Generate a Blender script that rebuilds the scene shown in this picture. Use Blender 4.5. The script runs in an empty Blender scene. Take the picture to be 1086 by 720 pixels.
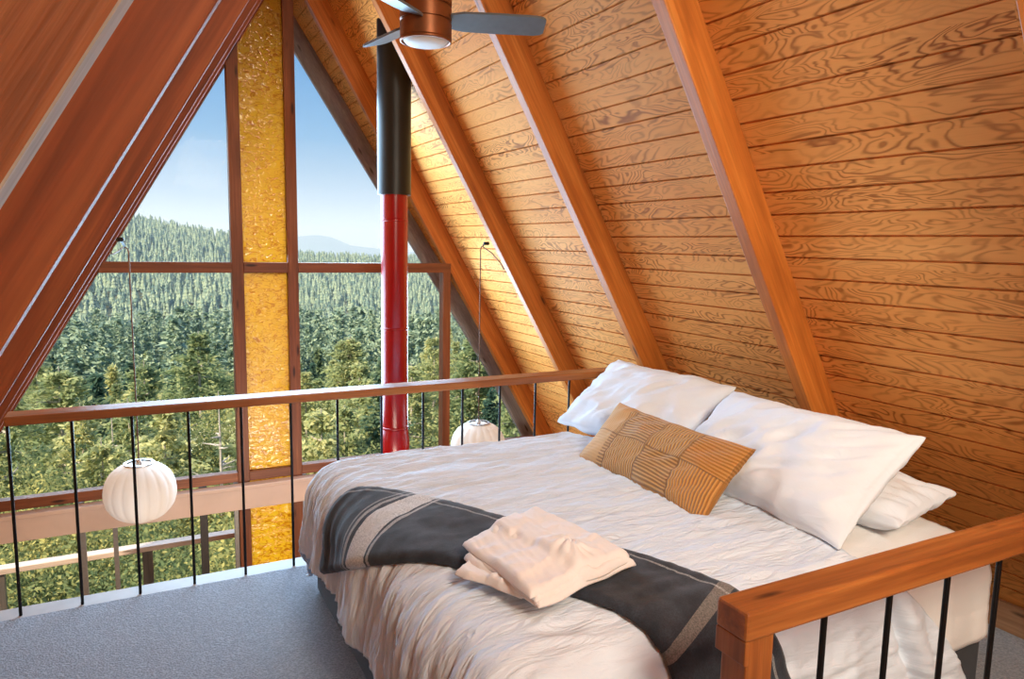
import bpy, math, random
import numpy as np
from mathutils import Vector, Matrix, noise

random.seed(7)
RNG = np.random.default_rng(11)
S = bpy.context.scene
COL = S.collection
PI = math.pi

# ------------------------------------------------------------------ camera
R2 = Vector((0.88562545, -0.46403464, 0.01842328))
U2 = Vector((0.04348401, 0.12235688, 0.99153312))
FW = Vector((0.46235993, 0.87732585, -0.12854045))
CAMZ = 1.67866
cd = bpy.data.cameras.new('camera')
cam = bpy.data.objects.new('camera', cd)
COL.objects.link(cam)
m = Matrix((R2, U2, -FW)).transposed().to_4x4()
m.translation = Vector((0, 0, CAMZ))
cam.matrix_world = m
cd.sensor_fit = 'HORIZONTAL'
cd.sensor_width = 36
cd.lens = 768.862 / 1086 * 36
cd.clip_start = 0.02
cd.clip_end = 60000
S.camera = cam

# ------------------------------------------------------------------ helpers
def mesh_obj(name, verts, faces, mat=None, parent=None, smooth=False, uv=None):
    me = bpy.data.meshes.new(name)
    me.from_pydata([tuple(v) for v in verts], [], [tuple(f) for f in faces])
    if uv is not None:
        l = me.uv_layers.new(name='UVMap')
        idx = np.zeros(len(me.loops), dtype=np.int32)
        me.loops.foreach_get('vertex_index', idx)
        l.data.foreach_set('uv', np.asarray(uv, dtype=np.float32)[idx].ravel())
    if smooth:
        me.polygons.foreach_set('use_smooth', [True] * len(me.polygons))
    me.update()
    o = bpy.data.objects.new(name, me)
    COL.objects.link(o)
    if mat:
        me.materials.append(mat)
    if parent:
        o.parent = parent
    return o


def mesh_np(name, V, F, mat=None):
    """fast mesh of equal-sized faces (numpy arrays)"""
    me = bpy.data.meshes.new(name)
    n = F.shape[1]
    me.vertices.add(len(V))
    me.vertices.foreach_set('co', np.ascontiguousarray(V, dtype=np.float32).ravel())
    me.loops.add(F.size)
    me.loops.foreach_set('vertex_index', np.ascontiguousarray(F, dtype=np.int32).ravel())
    me.polygons.add(len(F))
    me.polygons.foreach_set('loop_start', np.arange(0, F.size, n, dtype=np.int32))
    me.update(calc_edges=True)
    me.validate()
    if mat:
        me.materials.append(mat)
    return me


class MB:
    def __init__(self):
        self.v = []
        self.f = []

    def box(self, x0, x1, y0, y1, z0, z1):
        b = len(self.v)
        self.v += [Vector(p) for p in ((x0, y0, z0), (x1, y0, z0), (x1, y1, z0), (x0, y1, z0),
                                       (x0, y0, z1), (x1, y0, z1), (x1, y1, z1), (x0, y1, z1))]
        self.f += [[b + i for i in q] for q in ((3, 2, 1, 0), (4, 5, 6, 7), (0, 1, 5, 4), (1, 2, 6, 5), (2, 3, 7, 6), (3, 0, 4, 7))]
        return self

    def hexa(self, pts):
        """8 points: first four one end loop, last four the other"""
        b = len(self.v)
        self.v += [Vector(p) for p in pts]
        self.f += [[b + i for i in q] for q in ((3, 2, 1, 0), (4, 5, 6, 7), (0, 1, 5, 4), (1, 2, 6, 5), (2, 3, 7, 6), (3, 0, 4, 7))]
        return self

    def prism(self, poly, y0, y1):
        """polygon in XZ extruded along Y"""
        b = len(self.v)
        n = len(poly)
        self.v += [Vector((p[0], y0, p[1])) for p in poly] + [Vector((p[0], y1, p[1])) for p in poly]
        self.f.append([b + i for i in range(n)])
        self.f.append([b + n + i for i in reversed(range(n))])
        for i in range(n):
            j = (i + 1) % n
            self.f.append([b + j, b + i, b + n + i, b + n + j])
        return self

    def tube(self, pts, r, seg=10, cap=True):
        pts = [Vector(p) for p in pts]
        n = len(pts)
        rs = r if isinstance(r, (list, tuple)) else [r] * n
        b = len(self.v)
        up = None
        for i, p in enumerate(pts):
            t = (pts[min(i + 1, n - 1)] - pts[max(i - 1, 0)]).normalized()
            if up is None:
                up = t.orthogonal().normalized()
            else:
                up = (up - t * up.dot(t)).normalized()
            s = t.cross(up)
            for k in range(seg):
                a = 2 * PI * k / seg
                self.v.append(p + (up * math.cos(a) + s * math.sin(a)) * rs[i])
        for i in range(n - 1):
            for k in range(seg):
                k2 = (k + 1) % seg
                self.f.append([b + i * seg + k, b + i * seg + k2, b + (i + 1) * seg + k2, b + (i + 1) * seg + k])
        if cap:
            self.f.append([b + k for k in reversed(range(seg))])
            self.f.append([b + (n - 1) * seg + k for k in range(seg)])
        return self

    def lathe(self, prof, c, seg=32, cap=True):
        b = len(self.v)
        n = len(prof)
        c = Vector(c)
        for r, z in prof:
            for k in range(seg):
                a = 2 * PI * k / seg
                self.v.append(c + Vector((r * math.cos(a), r * math.sin(a), z)))
        for i in range(n - 1):
            for k in range(seg):
                k2 = (k + 1) % seg
                self.f.append([b + i * seg + k, b + i * seg + k2, b + (i + 1) * seg + k2, b + (i + 1) * seg + k])
        if cap:
            self.f.append([b + k for k in reversed(range(seg))])
            self.f.append([b + (n - 1) * seg + k for k in range(seg)])
        return self

    def build(self, name, mat, parent=None, smooth=False, bevel=0, frame=None, auto=False, origin=None):
        v = self.v
        if frame is not None:
            inv = frame.inverted()
            v = [inv @ p for p in v]
        elif origin is not None:
            og = Vector(origin)
            v = [p - og for p in v]
        o = mesh_obj(name, v, self.f, mat, None, smooth)
        if frame is not None:
            o.matrix_world = frame
        elif origin is not None:
            o.location = origin
        if parent:
            o.parent = parent
            o.matrix_parent_inverse = Matrix.Translation(-parent.location)
        if bevel:
            bm = o.modifiers.new('bevel', 'BEVEL')
            bm.width = bevel
            bm.segments = 2
            bm.limit_method = 'ANGLE'
            bm.angle_limit = math.radians(40)
        if auto and smooth:
            o.data.set_sharp_from_angle(angle=math.radians(40))
        return o


def frame_axes(x, y, loc):
    x = Vector(x).normalized()
    y = Vector(y)
    y = (y - x * y.dot(x)).normalized()
    z = x.cross(y)
    f = Matrix((x, y, z)).transposed().to_4x4()
    f.translation = Vector(loc)
    return f


def empty(name, loc=(0, 0, 0)):
    o = bpy.data.objects.new(name, None)
    COL.objects.link(o)
    o.location = loc
    o.empty_display_size = 0.1
    return o


def tag(o, label=None, cat=None, group=None, kind=None):
    if label:
        o['label'] = label
    if cat:
        o['category'] = cat
    if group:
        o['group'] = group
    if kind:
        o['kind'] = kind
    return o


def struct(o):
    o['kind'] = 'structure'
    return o

# ------------------------------------------------------------------ materials
def new_mat(name):
    mt = bpy.data.materials.new(name)
    mt.use_nodes = True
    nt = mt.node_tree
    nt.nodes.clear()
    out = nt.nodes.new('ShaderNodeOutputMaterial')
    return mt, nt, out


class NT:
    def __init__(self, nt):
        self.nt = nt

    def __call__(self, t, ins=None, **kw):
        n = self.nt.nodes.new('ShaderNode' + t)
        for k, v in kw.items():
            setattr(n, k, v)
        for k, v in (ins or {}).items():
            if hasattr(v, 'is_output') or isinstance(v, bpy.types.NodeSocket):
                self.nt.links.new(v, n.inputs[k])
            else:
                n.inputs[k].default_value = v
        return n

    def math(self, op, a, b=None, c=None):
        n = self.nt.nodes.new('ShaderNodeMath')
        n.operation = op
        for i, v in enumerate((a, b, c)):
            if v is None:
                continue
            if isinstance(v, bpy.types.NodeSocket):
                self.nt.links.new(v, n.inputs[i])
            else:
                n.inputs[i].default_value = v
        return n.outputs[0]

    def ramp(self, fac, stops):
        n = self.nt.nodes.new('ShaderNodeValToRGB')
        e = n.color_ramp.elements
        while len(e) < len(stops):
            e.new(0.5)
        for i, (p, c) in enumerate(stops):
            e[i].position = p
            e[i].color = (*c, 1)
        self.nt.links.new(fac, n.inputs[0])
        return n.outputs[0]

    def mix(self, fac, a, b, typ='MIX'):
        n = self.nt.nodes.new('ShaderNodeMix')
        n.data_type = 'RGBA'
        n.blend_type = typ
        for i, v in ((0, fac), (6, a), (7, b)):
            if isinstance(v, bpy.types.NodeSocket):
                self.nt.links.new(v, n.inputs[i])
            else:
                n.inputs[i].default_value = v if i == 0 else (*v, 1)
        return n.outputs[2]

    def link(self, a, b):
        self.nt.links.new(a, b)


def srgb(r, g, b):
    return tuple(((c / 255) / 12.92 if c / 255 <= 0.04045 else ((c / 255 + 0.055) / 1.055) ** 2.4) for c in (r, g, b))


def simple(name, col, rough=0.5, metal=0.0, noise_amt=0.0, noise_scale=20.0, bump=0.0, spec=0.5, coat=0.0):
    mt, nt, out = new_mat(name)
    N = NT(nt)
    p = N('BsdfPrincipled', {'Roughness': rough, 'Metallic': metal, 'Specular IOR Level': spec, 'Coat Weight': coat})
    tc = N('TexCoord').outputs['Object']
    nz = N('TexNoise', {'Vector': tc, 'Scale': noise_scale, 'Detail': 5.0}).outputs[0]
    d = tuple(c * (1 - noise_amt) for c in col)
    u = tuple(min(1, c * (1 + noise_amt)) for c in col)
    N.link(N.ramp(nz, [(0.3, d), (0.7, u)]), p.inputs['Base Color'])
    if bump:
        bp = N('Bump', {'Height': nz, 'Strength': 1.0, 'Distance': bump})
        N.link(bp.outputs[0], p.inputs['Normal'])
    N.link(p.outputs[0], out.inputs[0])
    return mt


def beam_mat(name, light, mid, dark, rough=0.45, sc=1.0, knots=0.9):
    """sawn timber, grain along the object's own X"""
    mt, nt, out = new_mat(name)
    N = NT(nt)
    tc = N('TexCoord').outputs['Object']
    oi = N('ObjectInfo').outputs['Random']
    off = N('CombineXYZ', {0: N.math('MULTIPLY', oi, 37.0), 1: N.math('MULTIPLY', oi, 11.0), 2: 0.0}).outputs[0]
    v = N('VectorMath', {0: tc, 1: off}, operation='ADD').outputs[0]
    mp = N('Mapping', {'Vector': v, 'Scale': (1.1 * sc, 16 * sc, 16 * sc)}).outputs[0]
    n1 = N('TexNoise', {'Vector': mp, 'Scale': 1.0, 'Detail': 6.0, 'Roughness': 0.6, 'Distortion': 0.4}).outputs[0]
    mp2 = N('Mapping', {'Vector': v, 'Scale': (3 * sc, 90 * sc, 90 * sc)}).outputs[0]
    n2 = N('TexNoise', {'Vector': mp2, 'Scale': 1.0, 'Detail': 3.0}).outputs[0]
    c = N.ramp(n1, [(0.28, dark), (0.5, mid), (0.72, light)])
    c = N.mix(N('MapRange', {'Value': n2, 'From Min': 0.35, 'From Max': 0.7, 'To Min': 0.0, 'To Max': 0.55}).outputs[0], c, tuple(x * 0.55 for x in mid))
    # knots
    mk = N('Mapping', {'Vector': v, 'Scale': (2.6, 12, 12)}).outputs[0]
    vo = N('TexVoronoi', {'Vector': mk, 'Scale': 1.0}).outputs['Distance']
    kn = N('MapRange', {'Value': vo, 'From Min': 0.07, 'From Max': 0.16, 'To Min': knots, 'To Max': 0.0}).outputs[0]
    c = N.mix(kn, c, tuple(x * 0.25 for x in dark))
    p = N('BsdfPrincipled', {'Base Color': c, 'Roughness': rough, 'Specular IOR Level': 0.35})
    bp = N('Bump', {'Height': n2, 'Strength': 0.4, 'Distance': 0.002})
    N.link(bp.outputs[0], p.inputs['Normal'])
    N.link(p.outputs[0], out.inputs[0])
    return mt


def plank_mat(name, light, mid, dark, figure=1.0):
    """grooved fir plywood: rotary cut figure, object X along the board, Y up the slope"""
    mt, nt, out = new_mat(name)
    N = NT(nt)
    tc = N('TexCoord').outputs['Object']
    sep = N('SeparateXYZ', {0: tc})
    row = N.math('FLOOR', N.math('DIVIDE', sep.outputs[1], 0.104))
    sheet = N.math('FLOOR', N.math('DIVIDE', sep.outputs[0], 1.2))
    wn = N('TexWhiteNoise', {'Vector': N('CombineXYZ', {0: row, 1: sheet, 2: 0.0}).outputs[0]}, noise_dimensions='3D').outputs['Value']
    off = N('CombineXYZ', {0: N.math('MULTIPLY', wn, 9.0), 1: N.math('MULTIPLY', wn, 3.0), 2: 0.0}).outputs[0]
    v = N('VectorMath', {0: tc, 1: off}, operation='ADD').outputs[0]
    mp = N('Mapping', {'Vector': v, 'Scale': (2.3, 7.2, 1)}).outputs[0]
    n0 = N('TexNoise', {'Vector': mp, 'Scale': 1.0, 'Detail': 2.5, 'Roughness': 0.5, 'Distortion': 0.55}).outputs[0]
    ph = N.math('MULTIPLY', n0, 118.0)
    sn = N.math('MULTIPLY_ADD', N.math('SINE', ph), 0.5, 0.5)
    sh = N.math('POWER', sn, 3.0)
    # figure is strong in patches, faint elsewhere
    patch = N('TexNoise', {'Vector': N('Mapping', {'Vector': v, 'Scale': (0.9, 2.6, 1)}).outputs[0], 'Scale': 1.0, 'Detail': 2.0}).outputs[0]
    pm = N('MapRange', {'Value': patch, 'From Min': 0.36, 'From Max': 0.62, 'To Min': 0.14 * figure, 'To Max': 0.88 * figure}).outputs[0]
    fig = N.math('MULTIPLY', sh, pm)
    fine = N('TexNoise', {'Vector': N('Mapping', {'Vector': v, 'Scale': (5, 160, 1)}).outputs[0], 'Scale': 1.0, 'Detail': 3.0}).outputs[0]
    tone = N('TexNoise', {'Vector': N('Mapping', {'Vector': tc, 'Scale': (0.8, 1.6, 1)}).outputs[0], 'Scale': 1.0, 'Detail': 2.0}).outputs[0]
    base = N.ramp(tone, [(0.3, mid), (0.7, light)])
    base = N.mix(N.math('MULTIPLY', wn, 0.3), base, mid)
    c = N.mix(fig, base, dark)
    c = N.mix(N.math('MULTIPLY', fine, 0.32), c, tuple(x * 0.7 for x in mid))
    p = N('BsdfPrincipled', {'Base Color': c, 'Roughness': 0.62, 'Specular IOR Level': 0.14})
    bp = N('Bump', {'Height': N.math('SUBTRACT', fine, N.math('MULTIPLY', fig, 0.6)), 'Strength': 0.35, 'Distance': 0.003})
    N.link(bp.outputs[0], p.inputs['Normal'])
    N.link(p.outputs[0], out.inputs[0])
    return mt


def cloth_mat(name, col, weave=900.0, bump=0.0006, crinkle=0.0, rough=0.85, crk_scale=(9, 34, 20), use_uv=False):
    mt, nt, out = new_mat(name)
    N = NT(nt)
    tc = N('TexCoord').outputs['Object']
    w = N('TexNoise', {'Vector': tc, 'Scale': weave, 'Detail': 2.0}).outputs[0]
    var = N('TexNoise', {'Vector': tc, 'Scale': 6.0, 'Detail': 4.0}).outputs[0]
    c = N.ramp(var, [(0.3, tuple(x * 0.95 for x in col)), (0.7, col)])
    p = N('BsdfPrincipled', {'Base Color': c, 'Roughness': rough, 'Specular IOR Level': 0.2, 'Sheen Weight': 0.15, 'Sheen Roughness': 0.5})
    b1 = N('Bump', {'Height': w, 'Strength': 0.6, 'Distance': bump})
    nrm = b1.outputs[0]
    if crinkle:
        mp = N('Mapping', {'Vector': N('UVMap').outputs[0] if use_uv else tc, 'Scale': crk_scale, 'Rotation': (0, 0, 0.2)}).outputs[0]
        n1 = N('TexNoise', {'Vector': mp, 'Scale': 1.0, 'Detail': 5.0, 'Roughness': 0.55, 'Distortion': 0.9}).outputs[0]
        rid = N.math('ABSOLUTE', N.math('SUBTRACT', n1, 0.5))
        fade = N('MapRange', {'Value': N('SeparateXYZ', {0: N('UVMap').outputs[0]}).outputs[1], 'From Min': 1.38, 'From Max': 1.6, 'To Min': 0.25, 'To Max': 1.0}).outputs[0] if use_uv else 1.0
        b2 = N('Bump', {'Height': rid, 'Strength': fade, 'Distance': crinkle, 'Normal': nrm}, invert=True)
        nrm = b2.outputs[0]
    N.link(nrm, p.inputs['Normal'])
    N.link(p.outputs[0], out.inputs[0])
    return mt


M = {}
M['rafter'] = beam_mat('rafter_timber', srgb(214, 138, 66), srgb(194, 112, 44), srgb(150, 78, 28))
M['rafter_shaded'] = beam_mat('rafter_timber_shaded', srgb(160, 90, 48), srgb(138, 70, 36), srgb(86, 42, 22), 0.65)  # left rafters: same timber, with their shade put into the colour
M['rail'] = beam_mat('handrail_timber', srgb(186, 118, 58), srgb(154, 88, 40), srgb(104, 54, 24), 0.45)
M['frame'] = beam_mat('window_timber', srgb(156, 96, 60), srgb(128, 74, 46), srgb(88, 48, 30))
M['planks'] = plank_mat('grooved_fir_plywood', srgb(244, 176, 100), srgb(226, 146, 68), srgb(132, 66, 20))
M['plywood'] = beam_mat('plywood_face', srgb(172, 114, 74), srgb(150, 90, 54), srgb(84, 44, 24), 0.6, 3.2, 0.3)
M['raw_edge'] = beam_mat('raw_board_edge', srgb(226, 220, 208), srgb(198, 192, 180), srgb(130, 124, 116), 0.95)
M['pale_wood'] = simple('pale_board', srgb(206, 182, 168), 0.55, 0, 0.06, 6)
M['grey_trim'] = beam_mat('weathered_grey_board', srgb(186, 180, 178), srgb(166, 160, 160), srgb(130, 124, 124), 0.7)
M['nosing'] = simple('nosing_board', srgb(166, 160, 158), 0.6, 0, 0.08, 8)
M['iron'] = simple('black_iron', srgb(28, 24, 24), 0.45, 0.6, 0.2, 60)
M['black_pipe'] = simple('matt_black_sheet', srgb(26, 25, 26), 0.42, 0.3, 0.1, 14)
M['red'] = simple('red_enamel', srgb(150, 8, 12), 0.25, 0.0, 0.06, 9)
M['alu'] = simple('window_aluminium', srgb(150, 146, 142), 0.45, 0.6, 0.1, 40)
M['dark_frame'] = simple('dark_window_frame', srgb(62, 58, 56), 0.5, 0.3, 0.15, 40)
M['base_fabric'] = cloth_mat('charcoal_upholstery', srgb(54, 57, 63), 500, 0.0008)
M['duvet'] = cloth_mat('crinkled_white_cotton', srgb(218, 227, 239), 900, 0.0004, 0.024, crk_scale=(10, 26, 1), use_uv=True)
M['sheet'] = cloth_mat('white_sheet', srgb(234, 232, 230), 900, 0.0003, 0.003, crk_scale=(5, 14, 9))
M['pillow'] = cloth_mat('white_pillowcase', srgb(224, 229, 237), 900, 0.0003, 0.006, crk_scale=(6, 13, 9))
M['shirt'] = cloth_mat('cream_linen', srgb(232, 224, 220), 700, 0.0005, 0.005, crk_scale=(12, 18, 12))
M['bronze'] = simple('oiled_bronze', srgb(136, 80, 46), 0.38, 0.6, 0.15, 12)
M['fan_blade'] = simple('grey_fan_blade', srgb(96, 100, 104), 0.4, 0.0, 0.08, 30)
M['silver'] = simple('brushed_silver', srgb(200, 200, 202), 0.3, 0.7, 0.05, 30)
M['lens'] = simple('frosted_lens', srgb(226, 222, 216), 0.5, 0.0, 0.03, 30)
M['cord'] = simple('brown_lamp_cord', srgb(120, 92, 74), 0.6, 0.0, 0.1, 40)
M['wall_back'] = plank_mat('back_wall_plywood', srgb(224, 160, 104), srgb(200, 132, 80), srgb(130, 70, 34), 0.6)
M['lower_floor'] = beam_mat('lower_floor_boards', srgb(186, 130, 88), srgb(160, 104, 66), srgb(110, 66, 40))


def carpet():
    mt, nt, out = new_mat('grey_loop_carpet')
    N = NT(nt)
    tc = N('TexCoord').outputs['Object']
    a = N('TexVoronoi', {'Vector': tc, 'Scale': 130.0}).outputs['Distance']
    b = N('TexNoise', {'Vector': tc, 'Scale': 3.0, 'Detail': 5.0}).outputs[0]
    d = N('TexNoise', {'Vector': N('Mapping', {'Vector': tc, 'Scale': (55, 110, 1)}).outputs[0], 'Scale': 1.0, 'Detail': 3.0}).outputs[0]
    h = N.math('ADD', N.math('MULTIPLY', a, 0.5), N.math('MULTIPLY', d, 0.6))
    c = N.ramp(h, [(0.25, srgb(100, 106, 116)), (0.75, srgb(152, 158, 168))])
    c = N.mix(N.math('MULTIPLY', b, 0.3), c, srgb(110, 112, 118))
    p = N('BsdfPrincipled', {'Base Color': c, 'Roughness': 0.95, 'Specular IOR Level': 0.1, 'Sheen Weight': 0.2})
    bp = N('Bump', {'Height': h, 'Strength': 0.8, 'Distance': 0.006})
    N.link(bp.outputs[0], p.inputs['Normal'])
    N.link(p.outputs[0], out.inputs[0])
    return mt


M['carpet'] = carpet()


def glass():
    mt, nt, out = new_mat('clear_window_glass')
    N = NT(nt)
    fr = N('Fresnel', {'IOR': 1.45}).outputs[0]
    t = N('BsdfTransparent', {'Color': (0.97, 0.985, 0.98, 1)})
    g = N('BsdfGlossy', {'Roughness': 0.01})
    mx = N('MixShader', {0: N.math('MULTIPLY', fr, 0.025)})
    N.link(t.outputs[0], mx.inputs[1])
    N.link(g.outputs[0], mx.inputs[2])
    N.link(mx.outputs[0], out.inputs[0])
    return mt


def amber():
    mt, nt, out = new_mat('hammered_amber_glass')
    N = NT(nt)
    tc = N('TexCoord').outputs['Object']
    mp = N('Mapping', {'Vector': tc, 'Scale': (13, 1, 27)}).outputs[0]
    n1 = N('TexNoise', {'Vector': mp, 'Scale': 1.0, 'Detail': 1.5, 'Distortion': 1.4}).outputs[0]
    rid = N.math('ABSOLUTE', N.math('SUBTRACT', n1, 0.5))
    thick = N('MapRange', {'Value': rid, 'From Min': 0.0, 'From Max': 0.05, 'To Min': 0.9, 'To Max': 0.0}).outputs[0]
    big = N('TexNoise', {'Vector': tc, 'Scale': 1.7, 'Detail': 2.0}).outputs[0]
    c = N.mix(thick, srgb(255, 216, 92), srgb(198, 122, 18))
    c = N.mix(N.math('MULTIPLY', big, 0.35), c, srgb(255, 200, 62))
    tl = N('BsdfTranslucent', {'Color': c})
    tr = N('BsdfTransparent', {'Color': c})
    gl = N('BsdfGlossy', {'Color': (1, 1, 1, 1), 'Roughness': 0.12})
    bp = N('Bump', {'Height': rid, 'Strength': 1.0, 'Distance': 0.01})
    N.link(bp.outputs[0], gl.inputs['Normal'])
    m1 = N('MixShader', {0: 0.16})
    N.link(tl.outputs[0], m1.inputs[1])
    N.link(tr.outputs[0], m1.inputs[2])
    m2 = N('MixShader', {0: 0.05})
    N.link(m1.outputs[0], m2.inputs[1])
    N.link(gl.outputs[0], m2.inputs[2])
    N.link(m2.outputs[0], out.inputs[0])
    return mt


M['glass'] = glass()
M['amber'] = amber()


def throw_mat():
    mt, nt, out = new_mat('striped_charcoal_wool')
    N = NT(nt)
    uv = N('UVMap').outputs[0]
    s = N('SeparateXYZ', {0: uv}).outputs[0]
    t = N('SeparateXYZ', {0: uv}).outputs[1]
    tc = N('TexCoord').outputs['Object']
    fz = N('TexNoise', {'Vector': tc, 'Scale': 220.0, 'Detail': 4.0}).outputs[0]
    fb = N('TexNoise', {'Vector': tc, 'Scale': 14.0, 'Detail': 5.0}).outputs[0]
    base = N.ramp(fb, [(0.3, srgb(40, 43, 50)), (0.7, srgb(66, 70, 79))])

    def band(x0, x1):
        return N.math('MULTIPLY', N.math('GREATER_THAN', s, x0), N.math('LESS_THAN', s, x1))
    pale = srgb(222, 220, 218)
    c = base
    for x0, x1, k in ((0.262, 0.30, 0.95), (0.225, 0.242, 0.5), (0.375, 0.388, 0.55), (0.20, 0.21, 0.35)):
        c = N.mix(N.math('MULTIPLY', band(x0 + 0.10, x1 + 0.10 + (0.065 if k > 0.9 else 0)), k), c, pale)
    c = N.mix(N.math('MULTIPLY', band(1.725, 1.765), 0.6), c, srgb(150, 140, 132))
    # thin stripe along the far edge of the throw
    te = N.math('MULTIPLY', N.math('GREATER_THAN', t, 0.86), N.math('LESS_THAN', t, 0.885))
    c = N.mix(N.math('MULTIPLY', te, 0.35), c, pale)
    c = N.mix(N('MapRange', {'Value': fz, 'From Min': 0.4, 'From Max': 0.65, 'To Min': 0.0, 'To Max': 0.5}).outputs[0], c, (0.02, 0.02, 0.022))
    p = N('BsdfPrincipled', {'Base Color': c, 'Roughness': 0.9, 'Specular IOR Level': 0.15, 'Sheen Weight': 0.15})
    bp = N('Bump', {'Height': fz, 'Strength': 0.7, 'Distance': 0.0015})
    N.link(bp.outputs[0], p.inputs['Normal'])
    N.link(p.outputs[0], out.inputs[0])
    return mt


M['throw'] = throw_mat()


def lumbar_mat():
    mt, nt, out = new_mat('pleated_mustard_patchwork')
    N = NT(nt)
    uv = N('UVMap').outputs[0]
    sp = N('SeparateXYZ', {0: uv})
    s, t = sp.outputs[0], sp.outputs[1]       # s 0..1 along, t 0..1 up
    ci = N.math('FLOOR', N.math('MULTIPLY', s, 4.0))
    ri = N.math('FLOOR', N.math('MULTIPLY', t, 2.0))
    par = N.math('MODULO', N.math('ADD', ci, ri), 2.0)
    la = N.math('MULTIPLY_ADD', N.math('SINE', N.math('MULTIPLY', s, 390.0)), 0.5, 0.5)
    lb = N.math('MULTIPLY_ADD', N.math('SINE', N.math('MULTIPLY', t, 150.0)), 0.5, 0.5)
    h = N.math('ADD', N.math('MULTIPLY', la, par), N.math('MULTIPLY', lb, N.math('SUBTRACT', 1.0, par)))
    plain = N.math('LESS_THAN', s, 0.2)
    h = N.math('ADD', N.math('MULTIPLY', h, N.math('SUBTRACT', 1.0, N.math('MULTIPLY', plain, 0.85))), N.math('MULTIPLY', plain, 0.6))
    # seams between the patches
    fs = N.math('ABSOLUTE', N.math('SUBTRACT', N.math('FRACT', N.math('MULTIPLY', s, 4.0)), 0.5))
    ft = N.math('ABSOLUTE', N.math('SUBTRACT', N.math('FRACT', N.math('MULTIPLY', t, 2.0)), 0.5))
    seam = N.math('MAXIMUM', N.math('GREATER_THAN', fs, 0.475), N.math('GREATER_THAN', ft, 0.48))
    # the outermost patches carry flatter pleats
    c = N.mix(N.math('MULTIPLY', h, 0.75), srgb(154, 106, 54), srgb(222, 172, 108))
    c = N.mix(N('MapRange', {'Value': s, 'From Min': 0.7, 'From Max': 0.82, 'To Min': 0.0, 'To Max': 0.45}).outputs[0], c, srgb(196, 122, 42))  # right end more mustard, partly warm lamp light put into the colour
    c = N.mix(N.math('MULTIPLY', seam, 0.6), c, srgb(130, 88, 44))
    p = N('BsdfPrincipled', {'Base Color': c, 'Roughness': 0.8, 'Specular IOR Level': 0.2, 'Sheen Weight': 0.2})
    bp = N('Bump', {'Height': N.math('SUBTRACT', h, N.math('MULTIPLY', seam, 0.8)), 'Strength': 0.9, 'Distance': 0.006})
    N.link(bp.outputs[0], p.inputs['Normal'])
    N.link(p.outputs[0], out.inputs[0])
    return mt


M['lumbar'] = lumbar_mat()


def paper_mat():
    mt, nt, out = new_mat('ribbed_white_lantern')
    N = NT(nt)
    d = N('BsdfPrincipled', {'Base Color': (*srgb(238, 226, 214), 1), 'Roughness': 0.7})
    t = N('BsdfTranslucent', {'Color': (*srgb(236, 224, 212), 1)})
    mx = N('MixShader', {0: 0.4})
    N.link(d.outputs[0], mx.inputs[1])
    N.link(t.outputs[0], mx.inputs[2])
    N.link(mx.outputs[0], out.inputs[0])
    return mt


M['paper'] = paper_mat()


def leaf_mat(name, a, b, c3, tr=0.4):
    mt, nt, out = new_mat(name)
    N = NT(nt)
    oi = N('ObjectInfo').outputs['Random']
    geo = N('NewGeometry').outputs['Random Per Island']
    mixf = N.math('ADD', N.math('MULTIPLY', oi, 0.5), N.math('MULTIPLY', geo, 0.5))
    c = N.ramp(mixf, [(0.15, a), (0.5, b), (0.85, c3)])
    d = N('BsdfDiffuse', {'Color': c})
    t = N('BsdfTranslucent', {'Color': c})
    mx = N('MixShader', {0: tr})
    N.link(d.outputs[0], mx.inputs[1])
    N.link(t.outputs[0], mx.inputs[2])
    N.link(mx.outputs[0], out.inputs[0])
    return mt


M['needles'] = leaf_mat('pine_needles', srgb(124, 142, 104), srgb(178, 184, 132), srgb(226, 218, 160))
M['fir'] = leaf_mat('fir_needles', srgb(66, 96, 86), srgb(104, 128, 106), srgb(154, 166, 124))
M['leaves'] = leaf_mat('oak_leaves', srgb(104, 120, 84), srgb(146, 152, 102), srgb(200, 188, 118), 0.35)
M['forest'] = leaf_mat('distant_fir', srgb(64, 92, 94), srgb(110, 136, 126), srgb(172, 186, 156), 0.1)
M['bark'] = simple('tree_bark', srgb(190, 176, 164), 0.9, 0, 0.3, 12, 0.01)
M['ground'] = simple('forest_ground', srgb(104, 104, 74), 0.95, 0, 0.3, 0.05)
M['mountain'] = simple('far_forested_mountain', srgb(88, 108, 100), 0.95, 0, 0.15, 0.001)
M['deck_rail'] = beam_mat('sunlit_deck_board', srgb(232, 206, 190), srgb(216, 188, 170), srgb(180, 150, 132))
M['deck'] = beam_mat('grey_deck_board', srgb(120, 110, 102), srgb(98, 88, 82), srgb(70, 62, 58))

# ------------------------------------------------------------------ geometry of the A-frame
A = math.radians(59.789)
TA, SA, CA = math.tan(A), math.sin(A), math.cos(A)
XC = 0.9388
DEP = 0.157                       # rafter depth
ZR, ZL = 4.1098, 3.3935           # inner rafter planes at x = XC
ZRO, ZLO = ZR + DEP / CA, ZL + DEP / CA
XRIDGE = XC + (ZR - ZL) / TA / 2
FLOORLOW = -2.45
YB = -2.6                         # back wall
YGL = 5.92                        # gable window plane


def xr(z, off=0.0):
    return XC + (ZR + off / CA - z) / TA


def xl(z, off=0.0):
    return XC - (ZL + off / CA - z) / TA


def zr_at(x, off=0.0):
    return ZR + off / CA - TA * (x - XC)


def zl_at(x, off=0.0):
    return ZL + off / CA - TA * (XC - x)


def rake(z):
    return 6.33 + max(0.0, (z - 0.5)) * 0.19 if z > 0.5 else 6.33

FR_R = frame_axes((0, 1, 0), (-CA, 0, SA), (xr(0, DEP), 0, 0))
FR_L = frame_axes((0, 1, 0), (CA, 0, SA), (xl(0, DEP), 0, 0))


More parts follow.
